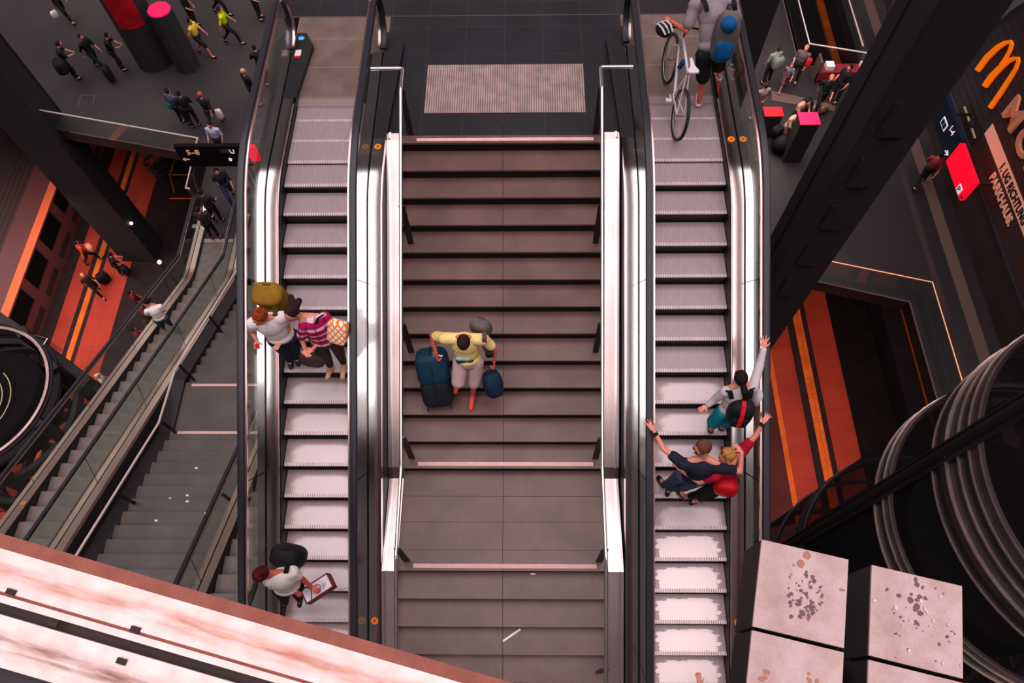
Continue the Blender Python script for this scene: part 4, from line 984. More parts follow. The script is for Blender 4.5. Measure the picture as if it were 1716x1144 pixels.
def suitcase(label, c, Rm, sx, sy, sz, m1, m2, base):
    o = thing('suitcase', label, 'suitcase', base)
    m = MB(); roundbox(m, c + Rm @ Vector((0,0,sz*.42)), Rm, sx, sy, sz*.58, 4); m.build('shell', m1, o, smooth=True)
    m = MB(); roundbox(m, c - Rm @ Vector((0,0,sz*.45)), Rm, sx*.97, sy*.97, sz*.55, 4); m.build('lower_shell', m2, o, smooth=True)
    m = MB(); P = [c + Rm @ Vector(v) for v in ((sx*.25,-.02,sz*.98), (sx*.25,-.02,sz*1.1), (sx*.25,-.16,sz*1.12), (sx*.25,-.18,sz*.98))]; m.tube(P, .012, 8); m.build('handle', 'steel2', o, smooth=True)
    m = MB(); m.tube([c + Rm @ Vector((0, y, z)) for y, z in ((sy*1.01, -sz*.5), (sy*1.01, sz*.6), (sy*.6, sz*1.01), (-sy*.6, sz*1.01), (-sy*1.01, sz*.6), (-sy*1.01, -sz*.5))], .007, 6); m.build('zip', 'case_dark', o)
    m = MB(); m.bar(c + Rm @ Vector((sx*.2, -sy*.75, sz*1.0)), c + Rm @ Vector((sx*.75, -sy*.75, sz*.93)), .02, .012); m.build('badge', 'slate' if False else 'steel2', o)
    for x in (-.7, .7):
        for y in (-.7, .7):
            m = MB(); q = c + Rm @ Vector((sx*x, sy*y, -sz*1.0)); m.tube([q - Rm @ Vector((.012,0,0)), q + Rm @ Vector((.012,0,0))], .028, 10); m.build('wheel', 'pack_black', o)
    return o
zc = -11*R_
cc = at(729, 632, zc+.60); suitcase('large dark blue suitcase carried on the stairs by the man in yellow', cc, rot(5, -34, -3), .235, .19, .44, 'case_blue', 'case_dark', at(740,660,zc))
def bag(label, c, Rm, sx, sy, sz, mt, hand_pt=None, cat='bag', name='bag', k=2.6, strap='pack_black', base=None, th=.008, group=None):
    o = thing(name, label, cat, base or (c - Vector((0,0,sz))), group)
    m = MB(); roundbox(m, c, Rm, sx, sy, sz, k); m.build('body', mt, o, smooth=True)
    if hand_pt is not None:
        hand_pt = Vector(hand_pt); m = MB()
        for q in (-.5, .5):
            a = c + Rm @ Vector((sx*q*1.2, 0, sz*.9)); m2 = MB(); m2.tube([a, a.lerp(hand_pt, .6), hand_pt + Rm @ Vector((sx*q*.1,0,0))], th, 6); m2.build('handle', strap, o)
    return o
bag('dark blue cloth bag hanging from the left hand of the man in yellow', at(826, 643, zt+.50), rot(20, -20), .14, .15, .23, 'bag_navy', at(827,620,zt+.80), name='cloth_bag')
def backpack(label, c, Rm, sx, sy, sz, mt, straps=(), smt='pack_black', pocket=None, group=None, k=3., flap=None, name='backpack'):
    o = thing(name, label, 'backpack', c - Vector((0,0,sz)), group)
    m = MB(); roundbox(m, c, Rm, sx, sy, sz, k); b = m.build('body', mt, o, smooth=True)
    m = MB(); roundbox(m, c + Rm @ Vector((0,-sy*.75,-sz*.35)), Rm, sx*.72, sy*.5, sz*.45, 3); m.build('front_pocket', pocket or mt, o, smooth=True)
    if flap: m = MB(); roundbox(m, c + Rm @ Vector((0,0,sz*.72)), Rm, sx*1.02, sy*1.05, sz*.36, 3); m.build('lid', flap, o, smooth=True)
    m = MB(); m.tube([c + Rm @ Vector((x, sy*.7, z)) for x, z in ((-.05, sz*.95), (-.04, sz*1.12), (.04, sz*1.12), (.05, sz*.95))], .008, 6); m.build('grab_handle', smt, o)
    for P in straps:
        P = [Vector(p) for p in P]; m = MB()
        pts = []
        for i in range(len(P)-1):
            for q in range(5): 
                t = q/5; p0 = P[max(i-1,0)]; p1 = P[i]; p2 = P[i+1]; p3 = P[min(i+2,len(P)-1)]
                pts.append(.5*((2*p1)+(p2-p0)*t+(2*p0-5*p1+4*p2-p3)*t*t+(-p0+3*p1-3*p2+p3)*t**3))
        pts.append(P[-1])
        for a, b_ in zip(pts, pts[1:]): m.bar(a, b_, .06, .014, up=(0,-1,.3))
        m.build('shoulder_strap', smt, o)
    return o
backpack('small grey-brown backpack slung behind the left shoulder of the man in yellow', at(806, 548, zt+1.22), rot(-20, 10), .15, .10, .2, 'pack_grey',
         [[at(812,556,zt+1.38), at(812,566,zt+1.47), at(812,582,zt+1.25), at(820,592,zt+1.05)]], 'strap_brown')
tag(MB().tube([at(819,594,zt+1.02), at(821,590,zt+1.14)], [.05,.035], 12).tube([at(826,596,zt+1.02), at(817,592,zt+1.06)], .03, 8).build('camera', 'pack_black', smooth=True), 'small black camera hanging on the chest strap of the man in yellow', 'camera')

# two women on the left escalator
zt = near_step(escT(633))
w1 = person('woman with ginger bun, white lace top and dark jeans leaning on the left escalator belt', JJ(zt, dict(
    head=(436,531,1.50), neck=(446,533,1.35), shR=(424,541,1.28), shL=(472,531,1.29), elR=(423,556,1.04), elL=(483,551,1.03), wrR=(430,570,.98), wrL=(472,569,.92),
    hpR=(460,568,.82), hpL=(488,562,.82), knR=(478,590,.44), knL=(495,585,.44), anR=(486,603,.07), anL=(497,598,.08), toR=(487,615,.035), toL=(500,610,.035))),
    (-.45,-1,-.45), top='lace_white', sleeve=.35, bottom='jeans_navy', leg=1.95, shoes='shoe_black', hair='hair_ginger', headup=Vector((-.1,-.3,1)), gl=.035,
    extra_hair=[((0,-.05,.08), .045, (0,-.06,.12), .04)], hands=dict(R=dict(d=(.1,-.6,-.1), n=(.3,0,1), curl=.7), L=dict(d=(-.4,-.7,-.15), n=(0,0,1), curl=.15)))
tag(MB().ell(at(431,579,zt+1.02), (.028,.028,.028)).build('red_snack', 'red', smooth=True), 'small red snack in the hand of the woman with ginger bun', 'snack')
backpack('big olive canvas backpack on the back of the woman with ginger bun', at(457, 500, zt+1.02), rot(-4, 14), .20, .15, .26, 'olive',
         [[at(462,514,zt+1.25), at(462,524,zt+1.38), at(458,540,zt+1.26), at(474,548,zt+1.02)]], 'olive_dark', flap='olive')
w2 = person('woman with long dark hair and magenta plaid shirt beside the woman with ginger bun', JJ(zt, dict(
    head=(490,525,1.47), neck=(504,530,1.34), shR=(510,545,1.26), shL=(544,531,1.27), elR=(505,565,1.02), elL=(548,558,1.0), wrR=(511,584,.90), wrL=(525,584,.88),
    hpR=(532,574,.82), hpL=(560,567,.82), knR=(548,600,.46), knL=(570,594,.46), anR=(554,613,.08), anL=(576,608,.08), toR=(549,632,.035), toL=(574,632,.035))),
    (-.6,-1,-.5), top='pink_plaid', sleeve=.85, bottom='trousers_brown', leg=1.8, shoes='boots_tan', hair='hair_dark', headup=Vector((-.25,-.3,1)), gl=.03, hairR=(.085,.1,.11),
    extra_hair=[((.03,-.06,-.0), .06, (.10,-.12,-.04), .05), ((.08,-.10,-.02), .05, (.2,-.16,-.10), .035), ((0,-.07,.02), .06, (.02,-.17,-.02), .04)],
    hands=dict(R=dict(d=(.3,-.6,-.1), n=(.5,0,1), curl=.5), L=dict(d=(-.6,-.4,-.1), n=(0,0,1), curl=.5)))
JZ = zt
BAGC = bag('cream bag with orange criss-cross print behind the woman in plaid', at(566, 556, zt+1.12), rot(-15, -30, 5), .13, .06, .17, 'bag_check', at(552,532,zt+1.22), name='shoulder_bag', k=5, th=.012)
bag('grey fabric crossbody bag hanging in front of the woman in plaid', at(523, 602, zt+.52), rot(-8, -20), .17, .06, .12, 'trousers_brown', at(512,560,zt+.95), name='crossbody_bag', k=3, strap='strap_brown', th=.01)

# person at the lower left
zt = near_step(escT(1001))
p4 = person('person with auburn hair, white top and black trousers near the foot of the left escalator', JJ(zt, dict(
    head=(437,963,1.50), neck=(450,962,1.35), shR=(452,972,1.28), shL=(490,958,1.30), elR=(462,985,1.02), elL=(508,971,1.06), wrR=(485,990,.92), wrL=(521,982,.90),
    hpR=(468,985,.82), hpL=(497,980,.82), knR=(476,1001,.44), knL=(500,996,.44), anR=(478,1008,.08), anL=(502,1003,.08), toR=(476,1016,.035), toL=(502,1014,.035))),
    (-.8,-1,-.5), skin='skin_red', top='white_top', sleeve=.45, bottom='black_cloth', leg=1.95, hair='hair_auburn', headup=Vector((-.2,-.3,1)), gl=.035,
    hands=dict(L=dict(d=(.5,-.3,-.2), n=(0,0,-1), curl=.6)))
backpack('bulky black backpack worn by the person with auburn hair at the lower left', at(484, 931, zt+1.12), rot(-12, 14), .21, .15, .24, 'pack_black',
         [[at(482,946,zt+1.30), at(480,955,zt+1.42), at(478,968,zt+1.22), at(484,976,zt+1.02)]])
cb = thing('cardboard_box', 'red-brown open box with white paper held by the person with auburn hair', 'box', at(533, 985, zt+.62))
Rm = rot(32, 0, -8); c = at(533, 986, zt+.72)
def lbox(m, c, Rm, x0, x1, y0, y1, z0, z1):
    vs = [c + Rm @ Vector((x, y, z)) for z in (z0, z1) for y in (y0, y1) for x in (x0, x1)]
    return m.add(vs, [(0,2,3,1), (4,5,7,6), (0,1,5,4), (2,6,7,3), (0,4,6,2), (1,3,7,5)])
K['card'] = mat('red_brown_card', (128,58,54), .7); K['paper'] = mat('white_printed_paper', (236,224,232), .7)
m = MB()
for a in ((-.2,.2,-.1,-.09,-.1,.06), (-.2,.2,.09,.1,-.1,.06), (-.2,-.19,-.1,.1,-.1,.06), (.19,.2,-.1,.1,-.1,.06), (-.2,.2,-.1,.1,-.1,-.09)): lbox(m, c, Rm, *a)
m.build('carton', 'card', cb); m = MB(); lbox(m, c, Rm, -.185, .185, -.085, .085, -.08, .045); pw_ = m.build('paper_lining', 'paper', cb)
m = MB(); m.tube([c + Rm @ Vector(v) for v in ((-.12,-.09,.05), (-.03,.0,.16), (-.12,.09,.05))], .006, 6); m.build('cord', 'pack_black', cb)
m = MB()
for i in range(5): m.bar(c + Rm @ Vector((.02+.02*i, -.06+.02*(i % 3), .048)), c + Rm @ Vector((.03+.025*i, .0+.02*(i % 2), .048)), .006, .004)
m.build('print', 'ink', cb)

# girl with ponytail reaching over the right escalator
zt = near_step(escT(741, 1150))
g = person('girl with black ponytail, long-sleeved pale top and teal shorts reaching over the right belt', JJ(zt, dict(
    head=(1241,632,1.47), neck=(1240,642,1.32), shL=(1216,655,1.24), shR=(1262,648,1.26), elL=(1199,668,1.02), elR=(1273,611,1.40), wrL=(1186,679,.92), wrR=(1280,584,1.52),
    hpL=(1212,690,.80), hpR=(1236,688,.80), knL=(1196,707,.47), knR=(1216,706,.46), anL=(1192,720,.08), anR=(1210,716,.08), toL=(1190,710,.035), toR=(1212,706,.035))),
    (-.1,1,-.1), top='longsleeve', sleeve=1.92, bottom='teal', leg=.95, shoes='pack_black', hair='hair_black', gl=.022, hairR=(.086,.102,.112),
    extra_hair=[((0,-.09,.0), .035, (.01,-.16,-.06), .045), ((.01,-.16,-.06), .045, (.02,-.17,-.25), .025)],
    hands=dict(L=dict(d=(-.6,-.3,-.2), n=(0,0,-1), curl=.5), R=dict(d=(.12,.9,.3), n=(0,-.3,-1), curl=.1, spread=.3)))
backpack('black backpack with bright red stripe on the girl with the ponytail', at(1240, 690, zt+1.02), rot(-8, -10), .16, .12, .22, 'pack_black',
         [[at(1226,668,zt+1.22), at(1222,655,zt+1.33), at(1212,662,zt+1.15)], [at(1256,668,zt+1.22), at(1260,652,zt+1.33), at(1266,655,zt+1.15)]], pocket='pack_black')
tag(MB().bar(at(1237,676,zt+1.30), at(1238,705,zt+1.1), .05, .02, up=(0,-.4,1)).build('reflective_band', 'maroon'), 'bright red band on the black backpack of the ponytail girl', 'band') if False else None
rb = [o for o in bpy.data.objects if o.get('label') == 'black backpack with bright red stripe on the girl with the ponytail'][0]
cB = at(1240, 690, zt+1.02); Rb = rot(-8, -10); m = MB(); Q = [cB + Rb @ Vector(v) for v in ((-.01,.02,.222), (-.01,-.06,.205), (-.01,-.125,.13), (-.01,-.155,.04), (-.01,-.165,-.08))]
for a, b_ in zip(Q, Q[1:]): m.bar(a, b_, .05, .02, up=(0,-.5,1))
m.build('red_stripe', 'red', rb)
bag('pale grey jacket bundled under the right arm of the ponytail girl', at(1268, 664, zt+.98), rot(10), .09, .13, .17, 'longsleeve', name='jacket', cat='jacket', k=2.2)

# couple further down the right escalator
zt = near_step(escT(846, 1150))
c1_ = person('young man in navy t-shirt and sunglasses stretching his arm to the left belt', JJ(zt, dict(
    head=(1177,752,1.52), neck=(1180,766,1.36), shR=(1144,776,1.28), shL=(1212,783,1.28), elR=(1112,752,1.32), elL=(1240,790,1.22), wrR=(1096,722,1.42), wrL=(1243,758,1.38),
    hpR=(1144,795,.84), hpL=(1176,800,.84), knR=(1126,806,.46), knL=(1146,815,.46), anR=(1113,812,.08), anL=(1122,818,.08), toR=(1104,800,.035), toL=(1118,828,.035))),
    (-1,-.15,.25), top='navy_tee', sleeve=.5, bottom='jeans_blue', leg=1.95, shoes='pack_black', hair='hair_brown', gl=.03,
    hands=dict(R=dict(d=(-.5,.8,.1), n=(0,-.2,-1), curl=.12, spread=.3), L=dict(d=(-.4,.6,.1), n=(-.5,0,-1), curl=.5)))
def shades(par, h, fwd, hup, on_head=False):
    H = frame(Vector(fwd).normalized(), hup); m = MB()
    for q in (-1, 1): m.ell(h + H @ Vector((.033*q, .092 if not on_head else .04, .02 if not on_head else .115)), (.028, .012, .02), H, 12, 8)
    for q in (-1, 1): m.bar(h + H @ Vector((.07*q, .08 if not on_head else .03, .02 if not on_head else .10)), h + H @ Vector((.078*q, -.02, .01)), .008)
    return m.build('sunglasses', 'pack_black', par, smooth=True)
shades(c1_, at(1177,752,zt+1.52), (-1,-.15,.25), at(1177,752,zt+1.52)-at(1180,766,zt+1.36))
c2_ = person('woman in maroon t-shirt with sunglasses on her head stretching her arm to the right belt', JJ(zt, dict(
    head=(1218,764,1.40), neck=(1222,780,1.24), shR=(1198,796,1.16), shL=(1246,752,1.20), elR=(1172,808,1.0), elL=(1267,729,1.36), wrR=(1143,789,1.06), wrL=(1279,708,1.50),
    hpR=(1200,815,.76), hpL=(1226,806,.76), knR=(1172,828,.44), knL=(1186,830,.44), anR=(1148,832,.08), anL=(1166,838,.08), toR=(1136,822,.035), toL=(1158,843,.035))),
    (-1,.3,.35), top='maroon', sleeve=.45, bottom='shorts_black', leg=1.6, shoes='shoe_black', hair='hair_blond', gl=.03, s=.93,
    hands=dict(R=dict(d=(-.6,.7,.1), n=(0,0,-1), curl=.3), L=dict(d=(.6,.8,.05), n=(0,-.2,-1), curl=.15, spread=.22)))
shades(c2_, at(1218,764,zt+1.40), (-1,.3,.35), at(1218,764,zt+1.40)-at(1222,780,zt+1.24), True)
bag('shiny crimson handbag at the hip of the woman in maroon', at(1216, 816, zt+.92), rot(-12, -14), .15, .10, .13, 'crimson_shiny', at(1236,790,zt+1.15), name='handbag', k=3, strap='maroon')
for o_, w0, w1_ in ((c1_, at(1097,724,zt+1.413), at(1100,730,zt+1.39)), (c2_, at(1278.5,709,zt+1.495), at(1275,714,zt+1.475))):
    MB().tube([w0, w1_], .031, 12).build('bracelet', 'pack_black', o_, smooth=True)

# cyclist and bicycle at the head of the right escalator
cy = person('cyclist in grey t-shirt and black shorts pushing a bicycle off the right escalator', {k: at(v[0], v[1], v[2]) for k, v in dict(
    head=(1212,-32,1.60), neck=(1200,-12,1.44), shL=(1165,8,1.38), shR=(1226,2,1.38), elL=(1150,52,1.12), elR=(1236,42,1.14), wrL=(1123,35,1.02), wrR=(1170,26,1.08),
    hpL=(1178,92,.88), hpR=(1206,90,.88), knL=(1178,132,.47), knR=(1204,112,.52), anL=(1171,172,.09), anR=(1206,128,.12), toL=(1171,158,.04), toR=(1206,112,.05)).items()},
    (.0,1,-.2), skin='skin_red', top='grey_tee', sleeve=.72, bottom='shorts_black', leg=.92, shoes='shoe_white', hair='hair_dark', gl=.045, s=1.0,
    hands=dict(L=dict(d=(-.5,.7,-.05), n=(0,.3,-1), curl=1.1), R=dict(d=(-.6,.6,0), n=(0,.3,-1), curl=1.0)))
backpack('large grey and blue hiking backpack worn by the cyclist', at(1215, 62, 1.18), rot(-6, -10), .17, .15, .34, 'pack_grey',
         [[at(1185,20,1.42), at(1180,2,1.50), at(1172,0,1.3)], [at(1232,18,1.42), at(1230,0,1.50), at(1232,-4,1.3)]], pocket='pack_blue')
tag(MB().ell(at(1221,40,1.42), (.11,.12,.10)).build('blue_helmet', 'pack_blue', smooth=True), 'round bright blue bundle strapped on top of the hiking backpack', 'bundle')
bk = thing('bicycle', 'white and black bicycle held by the cyclist at the top of the right escalator', 'bicycle', at(1140, 190, 0))
rh = at(1141, 191, .36); fh = at(1123, 92, .36)
lean = 7
ydir = (fh-rh); ydir.z = 0; ydir.normalize(); fh = rh + ydir*1.1
Bz = Matrix.Rotation(math.radians(-lean), 3, ydir) @ Vector((0,0,1)); Bz = Vector((0,0,1)) + Vector((ydir.y,-ydir.x,0))*math.tan(math.radians(lean)); Bz.normalize()
g0 = rh - Vector((0,0,.36)) - Vector((ydir.y,-ydir.x,0))*math.tan(math.radians(lean))*.36
def B(y, z, x=0): return g0 + ydir*y + Bz*z + Bz.cross(ydir)*-x
K['tyre'] = mat('black_tyre', (36,34,36), .7); K['frame_white'] = mat('white_frame_paint', (214,204,210), .35, spec=.5); K['rim'] = mat('pale_rim', (170,150,140), .4, .5)
for (cy_, nm) in ((0, 'rear'), (1.1, 'front')):
    cpt = lambda r, a: B(cy_ + r*math.cos(a), .345 + r*math.sin(a))
    w0 = MB().tube([cpt(.335, k*math.pi/20) for k in range(40)], .024, 8, closed=True).build('wheel', 'tyre', bk, smooth=True)
    MB().tube([cpt(.312, k*math.pi/20) for k in range(40)], .010, 6, closed=True).build('rim', 'rim', w0, smooth=True)
    m = MB()
    for k in range(20): a = k*math.pi/10; m.tube([B(cy_+.02*math.cos(a+1), .345+.02*math.sin(a+1), .03*(-1)**k), cpt(.31, a)], .0022, 4)
    m.build('spokes', 'rim', w0)
    MB().tube([B(cy_, .345, -.05), B(cy_, .345, .05)], .02, 10).build('hub', 'rim', w0)
m = MB()
BBk, ST_, HT, HB = (.46, .28), (.30, .80), (.93, .86), (.97, .70)
for a, b_, r_ in ((BBk, ST_, .017), (ST_, HT, .018), (BBk, HB, .022), (HT, HB, .020)): m.tube([B(*a), B(*b_)], r_, 10)
for x in (-.055, .055):
    m.tube([B(0, .345, x), B(*BBk, x*.4)], .011, 8); m.tube([B(0, .345, x), B(*ST_, x*.3)], .009, 8)
    m.tube([B(1.1, .345, x), B(1.0, .66, x), B(.97, .70, 0)], .013, 8)
m.build('frame', 'frame_white', bk, smooth=True)
MB().tube([B(*ST_), B(.26, .92)], .014, 8).build('seat_post', 'pack_black', bk)
m = MB(); sc_ = B(.24, .95); 
m.prism([sc_ + ydir*y + Vector((ydir.y,-ydir.x,0))*x for x, y in ((0,.17), (.022,.15), (.03,.02), (.075,-.07), (.07,-.11), (0,-.12), (-.07,-.11), (-.075,-.07), (-.03,.02), (-.022,.15))], (0,0,.035)); m.build('saddle', 'frame_white', bk, bevel=.01)
m = MB(); m.tube([B(.93, .88), B(.91, .97), B(.97, 1.0)], .014, 8); m.build('stem', 'pack_black', bk)
m = MB(); m.tube([B(.93, 1.0, -.30), B(.96, 1.0, -.1), B(.97, 1.0, 0), B(.96, 1.0, .1), B(.93, 1.0, .30)], .013, 8); m.build('handlebar', 'pack_black', bk)
for x in (-.27, .27): MB().tube([B(.935, 1.0, x-.06), B(.932, 1.0, x+.06)], .018, 8).build('grip', 'tyre', bk)
m = MB(); m.tube([B(.44, .28, .055), B(.44, .28, .065)], .09, 20); m.build('chainring', 'rim', bk)
for q in (-1, 1): m = MB(); e_ = B(.44+.16*q, .28-.05*q, .09*q); m.tube([B(.44, .28, .07*q), e_], .011, 6); m.bar(e_, B(.44+.16*q, .28-.05*q, .17*q), .06, .02); m.build('pedal', 'frame_white', bk)
m = MB(); m.tube([B(.66, .58), B(.60, .74)], .034, 12); m.build('bottle', 'pack_blue', bk)
hl = thing('bicycle_helmet', 'black and white bicycle helmet hanging from the handlebar', 'helmet', at(1112, 48, .95))
m = MB(); hc = at(1112, 50, .98); m.ell(hc, (.10, .13, .09), rot(30)); m.build('shell', 'pack_black', hl, smooth=True)
m = MB()
for q in (-.05, 0, .05): m.tube([hc + rot(30) @ Vector((q*1.2, -.12, .03)), hc + rot(30) @ Vector((q*1.4, -.04, .085)), hc + rot(30) @ Vector((q*1.4, .05, .085)), hc + rot(30) @ Vector((q, .12, .03))], .013, 6)
m.build('rib', 'frame_white', hl, smooth=True)

# ---------------------------------------------------------------- small figures in the lower levels
TPL = {}
def pose(kind):
    if kind == 'walk': return dict(head=(0,.03,1.60), neck=(0,0,1.44), shL=(-.18,0,1.38), shR=(.18,0,1.38), elL=(-.24,.12,1.12), elR=(.24,-.12,1.12), wrL=(-.22,.28,.95), wrR=(.22,-.18,.90),
        hpL=(-.09,0,.92), hpR=(.09,0,.92), knL=(-.09,-.06,.50), knR=(.09,.26,.55), anL=(-.09,-.34,.20), anR=(.09,.32,.09), toL=(-.09,-.24,.06), toR=(.09,.48,.05))
    if kind == 'stand': return dict(head=(0,.02,1.60), neck=(0,0,1.44), shL=(-.18,0,1.38), shR=(.18,0,1.38), elL=(-.25,.0,1.12), elR=(.25,.02,1.12), wrL=(-.22,.12,.90), wrR=(.22,.2,1.0),
        hpL=(-.09,0,.92), hpR=(.09,0,.92), knL=(-.11,.02,.50), knR=(.11,.03,.50), anL=(-.12,-.02,.09), anR=(.12,.0,.09), toL=(-.13,.14,.04), toR=(.14,.14,.04))
    return dict(head=(0,.22,1.55), neck=(0,.14,1.42), shL=(-.18,.1,1.36), shR=(.18,.1,1.36), elL=(-.24,.22,1.14), elR=(.24,.22,1.14), wrL=(-.1,.42,1.05), wrR=(.1,.42,1.05),
        hpL=(-.09,0,.92), hpR=(.09,0,.92), knL=(-.10,.02,.50), knR=(.10,.1,.50), anL=(-.10,-.05,.09), anR=(.10,.05,.09), toL=(-.10,.10,.04), toR=(.10,.20,.04))
def template(kind):
    J = {k: Vector(v) for k, v in pose(kind).items()}; P = {}
    m = MB(); m.ell(J['head'], (.075,.092,.115)); m.ell(J['head']+Vector((0,.095,-.01)), (.015,.02,.02)); m.cap(J['head']-Vector((0,0,.08)), .05, J['neck'], .055); torso(m, J)
    for S in 'LR':
        m.cap(J['sh'+S], .048, J['el'+S], .036); m.cap(J['el'+S], .036, J['wr'+S], .027)
        d = (J['wr'+S]-J['el'+S]).normalized(); hand(m, J['wr'+S], d, Vector((.9,.1,0)) if S == 'L' else Vector((-.9,.1,0)), 1 if S == 'L' else -1, .5, .1)
        m.cap(J['hp'+S], .082, J['kn'+S], .054); m.cap(J['kn'+S], .052, J['an'+S], .036); m.cap(J['an'+S], .04, J['to'+S], .032)
    P['body'] = blob('body', m, 'skin', None, .015, 1)
    m = MB(); m.ell(J['head']+Vector((0,-.02,.03)), (.084,.098,.105)); P['hair'] = blob('hair', m, 'hair_black', None, .02, 1)
    m = MB(); torso(m, J, .025, False)
    for S in 'LR': m.cap(J['sh'+S], .062, J['el'+S], .05)
    P['top'] = blob('top', m, 'black_cloth', None, .02, 2)
    m = MB(); m.ell((J['hpL']+J['hpR'])/2, (.175,.13,.13))
    for S in 'LR': m.cap(J['hp'+S], .098, J['kn'+S], .07); m.cap(J['kn'+S], .068, J['kn'+S].lerp(J['an'+S], .85), .055)
    P['trousers'] = blob('trousers', m, 'black_cloth', None, .02, 2)
    m = MB(); m.ell((J['hpL']+J['hpR'])/2, (.175,.13,.13))
    for S in 'LR': m.cap(J['hp'+S], .098, J['kn'+S], .075)
    P['shorts'] = blob('shorts', m, 'black_cloth', None, .02, 2)
    for S in 'LR': m = MB(); m.cap(J['an'+S]-Vector((0,0,.03)), .048, J['to'+S], .04); P['shoe'+S] = blob('shoe', m, 'shoe_black', None, .02, 1)
    R_ = {k: o.data for k, o in P.items()}
    for o in P.values(): bpy.data.objects.remove(o)
    return R_
def M_(c, **k):
    key = 'cloth_%d_%d_%d' % c
    if key not in K: cloth(key, c, **k)
    return K[key]
def small(label, px, py, z, head, top, bottom, kind='walk', hair=(40,32,32), skin=None, shorts=False, shoe=(40,38,40), h=1.0, group=None):
    if kind not in TPL: TPL[kind] = template(kind)
    P = TPL[kind]; loc = at(px, py, z)
    p = thing('person', label, 'person', loc, group); p.rotation_euler.z = math.radians(head); p.scale = (h, h, h)
    for k in ('body', 'hair', 'top', 'shorts' if shorts else 'trousers', 'shoeL', 'shoeR'):
        o = bpy.data.objects.new(k.rstrip('LR') if k.startswith('shoe') else k, P[k]); C.objects.link(o); o.parent = p
        mt = {'body': skin or K['skin'], 'hair': M_(hair), 'top': M_(top), 'shoeL': M_(shoe), 'shoeR': M_(shoe)}.get(k, M_(bottom))
        o.material_slots[0].link = 'OBJECT'; o.material_slots[0].material = mt
    return p, loc
DK = (40,38,42); DB = (36,35,38)
def sbag(label, p, off, size, mt, cat='bag', name='bag', rz=0, handle=True):
    c = p[1] + rot(math.degrees(p[0].rotation_euler.z)) @ Vector(off)
    o = thing(name, label, cat, c - Vector((0,0,size[2]))); m = MB(); roundbox(m, c, rot(math.degrees(p[0].rotation_euler.z)+rz), *size, 3, 8); m.build('body', M_(mt), o, smooth=True)
    if handle: MB().tube([c + Vector((-size[0]*.3,0,size[2]*.95)), c + Vector((0,0,size[2]*1.3)), c + Vector((size[0]*.3,0,size[2]*.95))], .012, 6).build('handle', 'pack_black', o)
    return o
